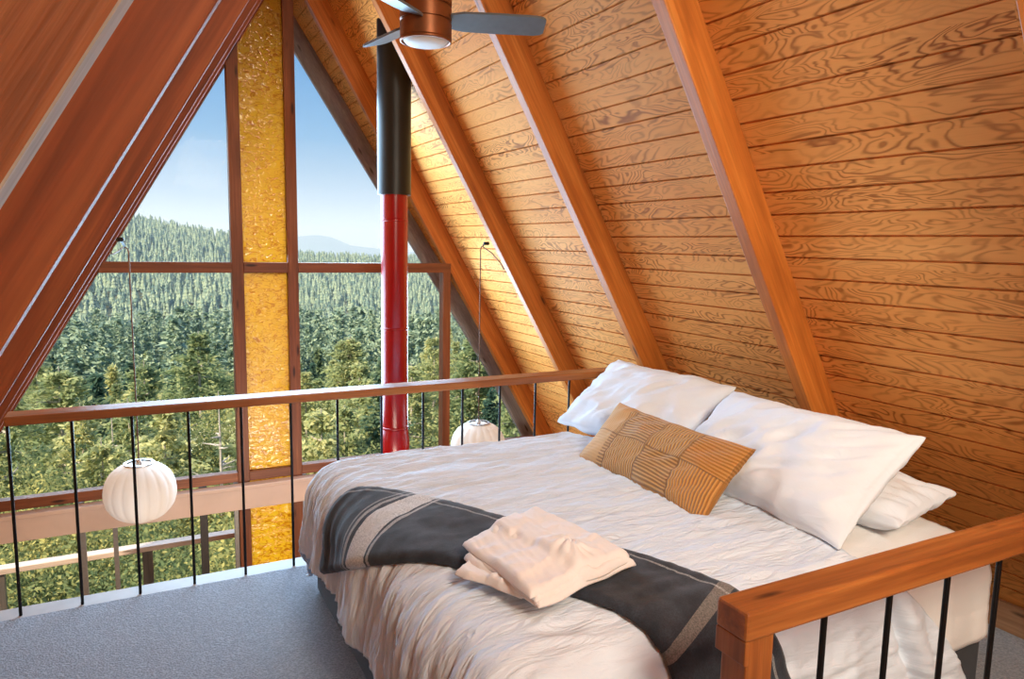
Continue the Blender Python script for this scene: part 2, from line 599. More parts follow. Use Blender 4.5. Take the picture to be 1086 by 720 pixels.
def roof(name, side):
    """grooved lining, soffit and outer skin of one slope"""
    fx = (lambda z, o: xr(z, o)) if side > 0 else (lambda z, o: xl(z, o))
    fr = FR_R if side > 0 else FR_L
    zt = ZRO - TA * (XRIDGE - XC) if side > 0 else ZLO - TA * (XC - XRIDGE)
    P, G, D = 0.104, 0.0095, 0.013
    prof = []
    k0 = math.floor((FLOORLOW / SA) / P)
    k1 = math.ceil((zt / SA) / P)
    prof.append((FLOORLOW, 0))
    for k in range(k0 + 1, k1):
        s = k * P + 0.037
        for ds, dd in ((-G / 2, 0), (-G / 5, D), (G / 5, D), (G / 2, 0)):
            z = (s + ds) * SA
            if FLOORLOW < z < zt:
                prof.append((z, dd))
    prof.append((zt, 0))
    V, F = [], []
    for z, dd in prof:
        x = fx(z, DEP + dd)
        V += [Vector((x, YB, z)), Vector((x, rake(z) + 0.05, z))]
    n = len(prof)
    for i in range(n - 1):
        q = [2 * i, 2 * i + 1, 2 * i + 3, 2 * i + 2]
        F.append(q if side < 0 else q[::-1])
    b = len(V)
    T = 0.16
    for z in (FLOORLOW, zt + 0.02):
        x = fx(z, DEP + T)
        V += [Vector((x, YB, z)), Vector((x, rake(z) + 0.05, z))]
    F += [[b, b + 2, b + 3, b + 1] if side < 0 else [b, b + 1, b + 3, b + 2]]
    F += [[0, 1, b + 1, b], [2 * n - 2, b + 2, b + 3, 2 * n - 1]]
    inv = fr.inverted()
    o = mesh_obj(name, [inv @ v for v in V], F, M['planks'])
    o.matrix_world = fr
    return struct(o)


roof('wall_right', 1)
roof('wall_left', -1)

# ------------------------------------------------------------------ rafters
RY = {'window': 5.92, 'second': 4.7306, 'third': 3.5224, 'fourth': 2.2778, 'nearest': 1.0429, 'behind': -0.17}
RW = 0.068


def rafter(side, y0, label, mat, w=RW):
    if side > 0:
        zi, zo = ZR - TA * (XRIDGE - XC), ZRO - TA * (XRIDGE - XC)
        pts = [(xr(FLOORLOW), FLOORLOW), (XRIDGE + 0.004, zi), (XRIDGE + 0.004, zo - 0.004), (xr(FLOORLOW, DEP - 0.002), FLOORLOW)]
        fr = frame_axes((-CA, 0, SA), (0, 1, 0), (xr(0), y0, 0))
    else:
        zi, zo = ZL - TA * (XC - XRIDGE), ZLO - TA * (XC - XRIDGE)
        pts = [(xl(FLOORLOW), FLOORLOW), (xl(FLOORLOW, DEP - 0.002), FLOORLOW), (XRIDGE - 0.004, zo - 0.004), (XRIDGE - 0.004, zi)]
        fr = frame_axes((CA, 0, SA), (0, 1, 0), (xl(0), y0, 0))
    o = MB().prism(pts, y0, y0 + w).build('roof_rafter', mat, frame=fr, bevel=0.004)
    return tag(o, label, 'beam', 'rafters of the right roof slope' if side > 0 else 'rafters of the left roof slope')


rl = {
    'window': 'orange-brown roof rafter framing the right edge of the gable window',
    'second': 'right roof rafter with the lamp hook, passing behind the ceiling fan motor',
    'third': 'right roof rafter rising from the end of the long loft handrail',
    'fourth': 'thick right roof rafter with pale lit side, ending behind the front white pillow',
    'nearest': 'right roof rafter just showing in the top right corner of the photo',
}
ll = {
    'window': 'left roof rafter lying along the left edge of the gable glass',
    'second': 'thin strip of left roof rafter second from the gable glass',
    'third': 'thin strip of left roof rafter third from the gable glass',
    'fourth': 'reddish left roof rafter between the wide near rafter and the glass',
    'nearest': 'wide reddish left roof rafter beside the pale-edged plywood panel',
}
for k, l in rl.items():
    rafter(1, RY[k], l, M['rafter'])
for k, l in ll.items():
    rafter(-1, RY[k], l, M['rafter_shaded'])

# plywood panel with raw pale edge on the left slope, close to the viewer
fr = frame_axes((CA, 0, SA), (0, 1, 0), (xl(0), 0.385, 0))
zi, zo = ZL - TA * (XC - XRIDGE), ZLO - TA * (XC - XRIDGE)
pp = empty('plywood_panel', (xl(0.02, 0.07), 0.4, 0.0))
tag(pp, 'orange plywood panel with a pale unfinished edge, top left on the sloping wall', 'panel')
z0 = 0.003
MB().prism([(xl(z0, 0.0012), z0), (xl(z0, DEP - 0.004), z0), (XRIDGE - 0.1, zl_at(XRIDGE - 0.1, DEP - 0.004)), (XRIDGE - 0.1, zl_at(XRIDGE - 0.1, 0.0012))], 0.386, 0.416).build('panel_face', M['plywood'], pp, frame=fr)
e = MB().prism([(xl(z0), z0), (xl(z0, 0.0012), z0), (XRIDGE - 0.1, zl_at(XRIDGE - 0.1, 0.0012)), (XRIDGE - 0.1, zl_at(XRIDGE - 0.1, 0.0))], 0.386, 0.416).build('panel_edge', M['raw_edge'], pp, frame=fr)
e['label'] = 'pale unfinished board edge'

# grey barge rafters at the end of the overhang (raked: further out towards the ridge)
def barge(side, label):
    fx = xr if side > 0 else xl
    zt = ZR - TA * (XRIDGE - XC)
    V = []
    for z in (-2.0, 0.5, zt):
        ex = 0.0
        for off, dy in ((0.0, 0), (DEP - 0.003, 0), (DEP - 0.003, 0.045), (0.0, 0.045)):
            zz = z if z < zt else zt + off / CA
            x = fx(z, off) if z < zt else XRIDGE + 0.003 * side
            V.append((x, rake(z) + dy, zz))
    mb = MB()
    mb.v = [Vector(v) for v in V]
    for k in (0, 4):
        for i in range(4):
            j = (i + 1) % 4
            mb.f.append([k + i, k + j, k + 4 + j, k + 4 + i])
    mb.f += [[3, 2, 1, 0], [8, 9, 10, 11]]
    fr = frame_axes((-CA * side, 0, SA), (0, 1, 0), (fx(0), 6.3, 0))
    o = mb.build('barge_board', M['grey_trim'], frame=fr)
    return tag(o, label, 'beam')


barge(1, 'weathered grey barge board outside the glass under the right roof edge')
barge(-1, 'weathered grey barge board outside the glass along the left roof edge')

# ------------------------------------------------------------------ floors, back wall
cuts = sorted((RY[k] - 0.004, RY[k] + RW + 0.004) for k in RY)
YE = 3.685
mb = MB().box(xl(0) + 0.004, xr(0) - 0.004, YB, YE, -0.2, 0.0)


def bays(y0, y1):
    res, y = [], y0
    for a, b in cuts:
        if a > y1:
            break
        if a > y:
            res.append((y, min(a, y1)))
        y = b
    if y < y1:
        res.append((y, y1))
    return res


for a, b in bays(YB, YE):
    mb.box(xr(0) - 0.004, xr(0, DEP) - 0.003, a, b, -0.2, 0.0)
    mb.box(xl(0, DEP) + 0.003, xl(0) + 0.004, a, b, -0.2, 0.0)
struct(mb.build('floor', M['carpet']))
struct(MB().box(xl(-0.12) + 0.01, xr(-0.12) - 0.01, YE + 0.001, YE + 0.125, -0.24, -0.004).build('trim_1', M['nosing'], frame=frame_axes((1, 0, 0), (0, 1, 0), (0, YE, 0)), bevel=0.004))
mb = MB()
for a, b in bays(0.5, YE):
    mb.box(xr(0.13, DEP) - 0.024, xr(0.13, DEP) - 0.004, a, b, 0.0, 0.13)
struct(mb.build('baseboard_right', beam_mat('knee_board', srgb(186, 146, 112), srgb(160, 120, 88), srgb(110, 78, 54)), frame=frame_axes((0, 1, 0), (0, 0, 1), (xr(0.0), 0, 0))))
mb = MB().box(xl(FLOORLOW, DEP) - 0.1, xr(FLOORLOW, DEP) + 0.1, YB, 5.9, FLOORLOW - 0.15, FLOORLOW)
struct(mb.build('trim_2', M['lower_floor'], frame=frame_axes((0, 1, 0), (1, 0, 0), (0, 0, FLOORLOW))))
zt = ZLO - TA * (XC - XRIDGE)
mb = MB().prism([(xl(FLOORLOW, DEP), FLOORLOW), (xr(FLOORLOW, DEP), FLOORLOW), (XRIDGE, zt + 0.1)], YB - 0.12, YB - 0.002)
struct(mb.build('wall_back', M['wall_back'], frame=frame_axes((1, 0, 0), (0, 0, 1), (0, YB, 0))))

# ------------------------------------------------------------------ gable window
W1 = empty('window_1', (XRIDGE, YGL, FLOORLOW))
struct(W1)
FZ = frame_axes((0, 0, 1), (0, 1, 0), (0, YGL, 0))     # grain upright
FX = frame_axes((1, 0, 0), (0, 1, 0), (0, YGL, 0))     # grain level


def roof_top(x, off):
    return min(zl_at(x, off), zr_at(x, off))


def wpart(name, mat, x0, x1, z0, z1, fr, y0=YGL, y1=YGL + 0.1, bev=0.003, parent=None):
    return MB().box(x0, x1, y0, y1, z0, z1).build(name, mat, parent or W1, frame=fr, bevel=bev)


def upright(x0, x1, z0, name='mullion', mat=None):
    pts = [(x0, z0), (x1, z0), (x1, roof_top(x1, DEP - 0.004)), (x0, roof_top(x0, DEP - 0.004))]
    if x0 < XRIDGE < x1:
        pts.insert(3, (XRIDGE, roof_top(XRIDGE, DEP - 0.004)))
    return MB().prism(pts, YGL, YGL + 0.1).build(name, mat or M['frame'], W1, frame=FZ, bevel=0.003)


MX = (0.69, 0.775, 1.105, 1.187, 2.43, 2.50)
upright(MX[0], MX[1], FLOORLOW)
upright(MX[2], MX[3], FLOORLOW)
MB().box(MX[4], MX[5], YGL + 0.002, YGL + 0.098, FLOORLOW, 1.434).build('mullion', M['frame'], W1, frame=FZ, bevel=0.003)
# level bars
for x0, x1 in ((xl(1.44) - 0.0, MX[0]), (MX[1], MX[2]), (MX[3], MX[5])):
    wpart('crossbar', M['frame'], x0, x1, 1.432, 1.512, FX, YGL - 0.004, YGL + 0.09)
for x0, x1 in ((xl(-0.2) - 0.0, MX[0]), (MX[1], MX[2]), (MX[3], MX[4]), (MX[5], xr(-0.2))):
    wpart('sash_bar', M['frame'], x0 + 0.001, x1 - 0.001, -0.225, -0.15, FX, YGL + 0.004, YGL + 0.09)
# pale floor-level ledge in front of the glass
mb = MB().box(xl(-0.3) + 0.01, xr(-0.3) - 0.01, YGL - 0.075, YGL - 0.006, -0.43, -0.235)
mb.box(xl(-0.3) + 0.01, xr(-0.3) - 0.01, YGL - 0.095, YGL - 0.006, -0.262, -0.232)
struct(mb.build('trim_3', M['pale_wood'], frame=FX, bevel=0.004))


def pane(x0, x1, z0, z1, mat, name, clip=True, parent=None, y=YGL + 0.05):
    """glass between x0..x1, z0..z1, cut by the two roof slopes"""
    poly = [Vector((x0, z0)), Vector((x1, z0)), Vector((x1, z1)), Vector((x0, z1))]
    for nx, nz, c in ((TA, 1.0, ZRO - 0.02 + TA * XC), (-TA, 1.0, ZLO - 0.02 - TA * XC)):
        out = []
        for i in range(len(poly)):
            p, q = poly[i], poly[(i + 1) % len(poly)]
            dp, dq = nx * p.x + nz * p.y - c, nx * q.x + nz * q.y - c
            if dp <= 0:
                out.append(p)
            if dp * dq < 0:
                out.append(p + (q - p) * (dp / (dp - dq)))
        poly = out
    return MB().prism([(p.x, p.y) for p in poly], y, y + 0.006).build(name, mat, parent or W1, origin=(x0, y, z0))


ZT = 4.2
for x0, x1 in ((-3, MX[0]), (MX[3], 4.5)):
    pane(x0, x1, 1.512, ZT, M['glass'], 'glass_pane')
for x0, x1 in ((-3, MX[0]), (MX[3], MX[4]), (MX[5], 4.5)):
    pane(x0, x1, -0.15, 1.432, M['glass'], 'glass_pane')
for z0, z1 in ((1.512, ZT), (-0.15, 1.432), (FLOORLOW, -0.24)):
    pane(MX[1], MX[2], z0, z1, M['amber'], 'amber_pane')
# lower sliding windows
W2 = empty('window_2', (-0.2, YGL, FLOORLOW))
struct(W2)
for x0, x1, mt, y0 in ((-0.412, -0.374, 'alu', 0.03), (-0.2, -0.168, 'alu', 0.045), (0.402, 0.458, 'dark_frame', 0.03), (0.655, 0.688, 'alu', 0.03), (-1.6, -1.56, 'alu', 0.03)):
    wpart('frame_stile', M[mt], x0, x1, FLOORLOW, -0.24, FZ, YGL + y0, YGL + y0 + 0.04, 0.002, W2)
for x0, x1 in ((-1.56, -0.412), (-0.374, 0.402), (0.458, 0.655)):
    pane(x0, x1, FLOORLOW, -0.24, M['glass'], 'glass_pane', parent=W2, y=YGL + 0.06)
W3 = empty('window_3', (1.8, YGL, FLOORLOW))
struct(W3)
wpart('frame_stile', M['alu'], 1.19, 1.225, FLOORLOW, -0.24, FZ, YGL + 0.03, YGL + 0.07, 0.002, W3)
pane(1.225, MX[4], FLOORLOW, -0.24, M['glass'], 'glass_pane', parent=W3, y=YGL + 0.06)
pane(MX[5], 5.0, FLOORLOW, -0.24, M['glass'], 'glass_pane', parent=W3, y=YGL + 0.06)

# ------------------------------------------------------------------ long loft railing
RL = empty('loft_railing', (0.5, YE + 0.05, 0))
tag(RL, 'long wooden handrail on black iron rods along the loft edge before the window', 'railing')
MB().box(xl(0.9) + 0.006, 2.868, YE, YE + 0.125, 0.868, 0.91).build('handrail', M['rail'], RL, frame=frame_axes((1, 0, 0), (0, 1, 0), (0, YE, 0.9)), bevel=0.006)
for k in range(-1, 14):
    x = -0.5003 + 0.2385 * k
    if x < xl(0.0) + 0.03 or x > 2.8:
        continue
    MB().tube([(x, YE + 0.03, -0.003), (x, YE + 0.03, 0.87)], 0.0068, 10).build('baluster', M['iron'], RL, smooth=True, auto=True)

# front railing beside the bed
FRL = empty('front_railing', (1.17, 1.09, 0))
tag(FRL, 'wooden railing with square end post and iron rods beside the bed, bottom right', 'railing')
xe = xr(0.91) - 0.004
ry0, ry1 = 1.045, 1.137
MB().box(1.128, xe, ry0, ry1, 0.845, 0.912).build('handrail', M['rail'], FRL, frame=frame_axes((1, 0, 0), (0, 1, 0), (0, ry0, 0.9)), bevel=0.007)
mb = MB().box(1.142, 1.222, ry0 + 0.008, ry1 - 0.008, 0.001, 0.846)
mb.build('post', M['rail'], FRL, frame=frame_axes((0, 0, 1), (0, 1, 0), (1.2, ry0, 0)), bevel=0.005)
MB().box(1.1285, 1.141, ry0 + 0.001, ry1 - 0.001, 0.79, 0.846).build('post_cap', M['rail'], FRL, frame=frame_axes((0, 0, 1), (0, 1, 0), (1.2, ry0, 0)), bevel=0.003)
for x in (1.43, 1.672, 1.914, 2.156, 2.398):
    MB().tube([(x, 1.09, 0.0005), (x, 1.09, 0.848)], 0.0078, 10).build('baluster', M['iron'], FRL, smooth=True, auto=True)

# ------------------------------------------------------------------ stove pipe
SP = empty('stove_pipe', (1.742, 5.2, FLOORLOW))
tag(SP, 'red enamel stove pipe rising into a black sleeve before the gable window', 'stove pipe')
px, py, pr = 1.742, 5.2, 0.098
prof = [(pr, FLOORLOW + 0.0)]
for z in (-0.55, 0.28, 1.04, 1.84):
    prof += [(pr, z - 0.004), (pr + 0.0035, z), (pr + 0.0035, z + 0.012), (pr - 0.0015, z + 0.016), (pr, z + 0.024)]
prof += [(pr, 2.06)]
MB().lathe(prof, (px, py, 0), 48).build('red_pipe', M['red'], SP, smooth=True, auto=True)['label'] = 'glossy red enamel pipe'
MB().lathe([(pr + 0.002, 0.275), (pr + 0.012, 0.20), (pr + 0.012, -0.1), (pr + 0.002, -0.12)], (px, py, 0), 40, False).build('pipe_collar', M['red'], SP, smooth=True)
prof = [(pr + 0.001, 1.72), (pr + 0.016, 1.78), (pr + 0.012, 1.9)]
zc = ZRO - TA * (px - XC)
sl = MB()
n = 48
r2 = 0.122
base = len(sl.v)
for k in range(n):
    a = 2 * PI * k / n
    sl.v.append(Vector((px + r2 * math.cos(a), py + r2 * math.sin(a), 2.03)))
for k in range(n):
    a = 2 * PI * k / n
    x = px + r2 * math.cos(a)
    sl.v.append(Vector((x, py + r2 * math.sin(a), zr_at(x, DEP) - 0.003)))
for k in range(n):
    k2 = (k + 1) % n
    sl.f.append([k, k2, n + k2, n + k])
sl.f.append([n + k for k in range(n)])
# annular bottom
for k in range(n):
    a = 2 * PI * k / n
    sl.v.append(Vector((px + (pr + 0.004) * math.cos(a), py + (pr + 0.004) * math.sin(a), 2.03)))
for k in range(n):
    k2 = (k + 1) % n
    sl.f.append([k2, k, 2 * n + k, 2 * n + k2])
o = sl.build('black_sleeve', M['black_pipe'], SP, smooth=True, auto=True)
o['label'] = 'matt black pipe sleeve'

# ------------------------------------------------------------------ ceiling fan
FN = empty('ceiling_fan', (1.147, 3.03, 2.5))
tag(FN, 'bronze ceiling fan with grey blades and a round frosted light', 'ceiling fan')
fx_, fy_, fz_ = 1.175, 3.08, 2.535
MB().lathe([(0.104, 0.018), (0.111, 0.022), (0.111, 0.085), (0.103, 0.087), (0.103, 0.095), (0.111, 0.097), (0.111, 0.145), (0.102, 0.147), (0.102, 0.157), (0.111, 0.159), (0.111, 0.30), (0.098, 0.325), (0.05, 0.34)], (fx_, fy_, fz_), 48).build('motor_housing', M['bronze'], FN, smooth=True, auto=True)
MB().lathe([(0.0005, -0.012), (0.05, -0.009), (0.085, 0.0), (0.1, 0.017)], (fx_, fy_, fz_), 40).build('light_lens', M['lens'], FN, smooth=True, auto=True)
MB().lathe([(0.1005, 0.014), (0.104, 0.006), (0.111, 0.008), (0.1125, 0.02), (0.1, 0.0215)], (fx_, fy_, fz_), 40, False).build('trim_ring', M['bronze'], FN, smooth=True)
MB().lathe([(0.016, 0.33), (0.016, 1.13)], (fx_, fy_, fz_), 16).build('downrod', M['bronze'], FN, smooth=True, auto=True)
MB().lathe([(0.02, 0.98), (0.045, 1.0), (0.06, 1.06), (0.06, 1.1)], (fx_, fy_, fz_), 24).build('canopy', M['bronze'], FN, smooth=True, auto=True)
for ang in (-21, 99, 219):
    a = math.radians(ang)
    d = Vector((math.cos(a), math.sin(a), 0))
    w = Vector((-math.sin(a), math.cos(a), 0))
    tilt = math.radians(-17)
    w2 = w * math.cos(tilt) + Vector((0, 0, 1)) * math.sin(tilt)
    nn = d.cross(w2)
    c = Vector((fx_, fy_, fz_ + 0.10))
    mb = MB()
    st = [(0.106, 0.05), (0.16, 0.066), (0.3, 0.07), (0.475, 0.068), (0.505, 0.06), (0.518, 0.045)]
    for r, hw in st:
        for s_, t_ in ((-1, -1), (1, -1), (1, 1), (-1, 1)):
            mb.v.append(c + d * r + w2 * (hw * s_) + nn * (0.005 * t_))
    for i in range(len(st) - 1):
        for k in range(4):
            k2 = (k + 1) % 4
            mb.f.append([4 * i + k, 4 * i + k2, 4 * i + 4 + k2, 4 * i + 4 + k])
    mb.f += [[3, 2, 1, 0], [4 * len(st) - 4 + k for k in range(4)]]
    bl = mb.build('blade', M['fan_blade'], FN)
    ma = MB()
    for r, hw in ((0.105, 0.02), (0.2, 0.032)):
        for s_, t_ in ((-1, -1), (1, -1), (1, 1), (-1, 1)):
            ma.v.append(c + d * r + w2 * (hw * s_) + nn * (0.012 + 0.004 * t_))
    for k in range(4):
        k2 = (k + 1) % 4
        ma.f.append([k, k2, 4 + k2, 4 + k])
    ma.f += [[3, 2, 1, 0], [4, 5, 6, 7]]
    br = ma.build('blade_bracket', M['silver'])
    br.parent = bl
    br.matrix_parent_inverse = Matrix.Translation(-FN.location)

# ------------------------------------------------------------------ pendant lanterns
def pendant(x, y, zc, top, hook, label, side, swag):
    r = empty('pendant_lantern', (x, y, zc))
    tag(r, label, 'pendant lamp', None)
    seg, rib = 144, 18
    R_, Hh = 0.212, 0.18
    mb = MB()
    rows = 22
    for i in range(rows + 1):
        t = -1 + 2 * i / rows
        th = t * math.radians(72)
        for k in range(seg):
            a = 2 * PI * k / seg
            sc = abs(math.sin(a * rib / 2))
            rr = R_ * math.cos(th) ** 0.8 * (0.965 + 0.035 * sc ** 0.7)
            mb.v.append(Vector((x + rr * math.cos(a), y + rr * math.sin(a), zc + Hh * math.sin(th) / math.sin(math.radians(72)))))
    for i in range(rows):
        for k in range(seg):
            k2 = (k + 1) % seg
            mb.f.append([i * seg + k, i * seg + k2, (i + 1) * seg + k2, (i + 1) * seg + k])
    mb.build('shade', M['paper'], r, smooth=True)
    rt = R_ * math.cos(math.radians(72)) ** 0.8
    MB().lathe([(rt - 0.012, Hh - 0.004), (rt + 0.004, Hh - 0.002), (rt + 0.004, Hh + 0.008), (rt - 0.012, Hh + 0.008)], (x, y, zc), 36, False).build('top_ring', M['silver'], r, smooth=True, auto=True)
    MB().lathe([(0.018, Hh - 0.08), (0.018, Hh + 0.01), (0.006, Hh + 0.03)], (x, y, zc), 16).build('socket', M['silver'], r, smooth=True, auto=True)
    MB().tube([(x, y, zc + Hh + 0.02), (x, y, top - 0.03), (x + 0.006 * side, y, top - 0.008), (x + 0.02 * side, y, top)] + swag, 0.0042, 8).build('cord', M['cord'], r, smooth=True)
    hx, hy, hz = hook
    MB().lathe([(0.02, -0.012), (0.024, 0.0), (0.02, 0.012)], (hx, hy, hz), 16).tube([(hx, hy, hz), (x + 0.02 * side, y, top + 0.005)], 0.007, 8).build('hook', M['iron'], r, smooth=True, auto=True)


yl = 5.0
pendant(-0.003, yl, 0.093, 1.626, (-0.045, yl - 0.12, 1.672), 'white ribbed lantern lamp hanging left of the amber glass', -1,
        [(-0.035, yl - 0.03, 1.622), (-0.06, yl - 0.1, 1.60), (-0.085, yl - 0.17, 1.585), (-0.10, yl - 0.2, 1.60)])
pendant(2.32, 4.93, 0.14, 1.672, (2.352, 4.9, 1.69), 'white ribbed lantern lamp half hidden behind the bed and railing', 1,
        [(2.33, 4.9, 1.66), (2.38, 4.86, 1.62), (2.43, 4.82, 1.55), (2.46, 4.812, 1.50)])

# ------------------------------------------------------------------ bed
def nz(x, y, z=0.0):
    return noise.noise(Vector((x, y, z)))


BX0, BX1, BY0, BY1 = 0.735, 2.79, 1.44, 3.38
BED = empty('bed', (1.75, 2.4, 0))
tag(BED, 'king bed with charcoal upholstered base and white bedding', 'bed')
o = MB().box(BX0, BX1, BY0, BY1, 0.003, 0.29).build('base', M['base_fabric'], BED, bevel=0.02)
o['label'] = 'charcoal upholstered bed base'
MB().box(BX0 + 0.03, BX1 - 0.01, BY0 + 0.02, BY1 - 0.02, 0.291, 0.585).build('mattress', M['sheet'], BED, bevel=0.05)

EX0, EY0, EY1, ERAD, TOPZ = 0.87, 1.565, 3.33, 0.165, 0.66


def bedmap(u, v, off=0.0, rough=True, top=TOPZ, x0=EX0, y0=EY0, y1=EY1, r=ERAD, amp=1.0, flare=0.10):
    du = max(0.0, x0 - u)
    dv = (y0 - v) if v < y0 else (v - y1 if v > y1 else 0.0)
    sv = -1 if v < y0 else 1
    d = math.hypot(du, dv)
    cu, cv = max(u, x0), min(max(v, y0), y1)
    q = r * PI / 2
    if d < 1e-9:
        ox = oy = 0.0
        nx_, ny_, nz_ = 0.0, 0.0, 1.0
        out, drop = 0.0, 0.0
    else:
        ox, oy = -du / d, sv * dv / d
        if d < q:
            a = d / r
            out, drop = r * math.sin(a), r * (1 - math.cos(a))
            nx_, ny_, nz_ = ox * math.sin(a), oy * math.sin(a), math.cos(a)
        else:
            drop = r + d - q
            out = r + flare * (d - q)
            nx_, ny_, nz_ = ox, oy, 0.1
    # soft puff in the middle of the top
    ku = min(1.0, max(0.0, (u - x0) / 0.5))
    kv = min(1.0, max(0.0, min(v - y0, y1 - v) / 0.45))
    z = top - drop + 0.022 * (ku * (2 - ku)) * (kv * (2 - kv)) - 0.022
    dsp = off
    if rough:
        drp = min(1.0, drop / 0.2)
        w1 = nz(u * 2.1 + 3, v * 5.5)
        w2 = 0.5 - abs(nz(u * 3.3 + 9 + w1 * 0.5, v * 15 + w1 * 1.2))
        w3 = 0.5 - abs(nz(u * 6.5, v * 34 + w1 * 2.0, 4))
        dsp += amp * (0.010 * w1 + 0.016 * w2 + 0.013 * w3)
        if drp > 0:
            al = v if du >= dv else u
            if v < y0:
                drp *= 0.35
            f1 = nz(al * 7.0, d * 1.6, 7)
            f2 = 0.5 - abs(nz(al * 16.0 + f1, d * 2.2, 2))
            dsp += amp * drp * (0.032 * f1 + 0.036 * f2)
    return Vector((cu + ox * out + nx_ * dsp, cv + oy * out + ny_ * dsp, z + nz_ * dsp))


def grid(name, fn, us, vs, mat, parent=None, uvf=None, thick=0.0):
    V, F, UV = [], [], []
    nu, nv = len(us), len(vs)
    for i, u in enumerate(us):
        for j, v in enumerate(vs):
            V.append(fn(u, v))
            UV.append(uvf(u, v) if uvf else (u, v))
    for i in range(nu - 1):
        for j in range(nv - 1):
            a = i * nv + j
            F.append((a, a + nv, a + nv + 1, a + 1))
    o = mesh_obj(name, V, F, mat, None, True, UV)
    if thick:
        s = o.modifiers.new('solid', 'SOLIDIFY')
        s.thickness = thick
        s.offset = -1
    if parent:
        o.parent = parent
        o.matrix_parent_inverse = Matrix.Translation(-parent.location)
    return o


def lin(a, b, n):
    return [a + (b - a) * i / (n - 1) for i in range(n)]


# under-sheet layer showing near the head of the bed
def sheet_fn(u, v):
    p = bedmap(u, v, 0.0, True, 0.632, 0.95, 1.545, 3.30, 0.12, 0.35, 0.03)
    return p


ush = lin(1.75, 2.775, 60)
vsh = lin(1.545 - 0.42, 3.30 + 0.3, 130)
o = grid('sheet', sheet_fn, ush, vsh, M['sheet'], BED, thick=0.006)
o['label'] = 'smooth white sheet at the head end'

HEAD = 2.22


def duvet_fn(p, v):
    # p 0..1 from foot hem to head edge
    dvn = max(0.0, EY0 - v)
    head = HEAD + 0.75 * max(0.0, dvn - 0.12) + 0.03 * math.sin(v * 7)
    hem = EX0 - 0.50 + 0.012 * math.sin(v * 9.0) + 0.008 * math.sin(v * 23)
    u = hem + (head - hem) * p
    q = bedmap(u, v)
    # loose crease near the head corner of the hanging side
    if dvn > 0.1:
        cx = 2.13 + 0.35 * (dvn - 0.1)
        q.y -= 0.04 * math.exp(-((u - cx - 0.06) / 0.05) ** 2) * min(1, (dvn - 0.1) / 0.15)
        q.y += 0.03 * math.exp(-((u - cx) / 0.018) ** 2) * min(1, (dvn - 0.1) / 0.1)
    # rounded edge at the head
    e = (head - u)
    if e < 0.05 and dvn < 0.1:
        q.z -= 0.028 * (1 - e / 0.05) ** 2
    return q


o = grid('duvet', duvet_fn, lin(0, 1, 190), lin(EY0 - 0.64, EY1 + 0.50, 250), M['duvet'], BED, thick=0.012)
o['label'] = 'crinkled white duvet hanging over the foot'

# ------------------------------------------------------------------ throw across the foot of the bed
def poly_at(pts, t):
    n = len(pts) - 1
    x = t * n
    i = min(int(x), n - 1)
    f = x - i
    p0, p1, p2, p3 = (Vector(pts[max(0, min(n, i + k))]) for k in (-1, 0, 1, 2))
    return 0.5 * ((2 * p1) + (p2 - p0) * f + (2 * p0 - 5 * p1 + 4 * p2 - p3) * f * f + (3 * p1 - p0 - 3 * p2 + p3) * f ** 3)


LOW = [(0.42, 2.94), (0.57, 2.62), (0.745, 2.24), (0.935, 1.93), (1.06, 1.74), (1.165, 1.58), (1.23, 1.40), (1.26, 1.15)]
UPP = [(0.81, 2.90), (0.96, 2.70), (1.09, 2.46), (1.21, 2.22), (1.345, 1.96), (1.46, 1.75), (1.57, 1.53), (1.68, 1.20)]


def throw_fn(s, t):
    a, b = poly_at(LOW, s), poly_at(UPP, s)
    p = a.lerp(b, t)
    w = 0.012 * nz(s * 9, t * 3, 5) + 0.004
    e = min(t, 1 - t) * 0.45
    lift = 0.030 + 0.006 * math.sqrt(max(0.0, min(1.0, e / 0.03)))
    if t < 0.06:
        lift -= 0.016 * (1 - t / 0.06) ** 2
    return bedmap(p.x, p.y, lift + w * 0.5, True, amp=0.45)


TH = grid('throw_blanket', throw_fn, lin(0, 1, 110), lin(0, 1, 34), M['throw'], None, uvf=lambda s, t: (s * 2.05, t), thick=0.016)
tag(TH, 'folded charcoal wool throw with pale stripes laid across the foot of the bed', 'blanket')

# ------------------------------------------------------------------ folded cream shirt on the throw
SH = empty('folded_garment', (1.15, 1.98, 0.69))
tag(SH, 'folded cream garment lying in the middle of the dark striped throw', 'clothes')


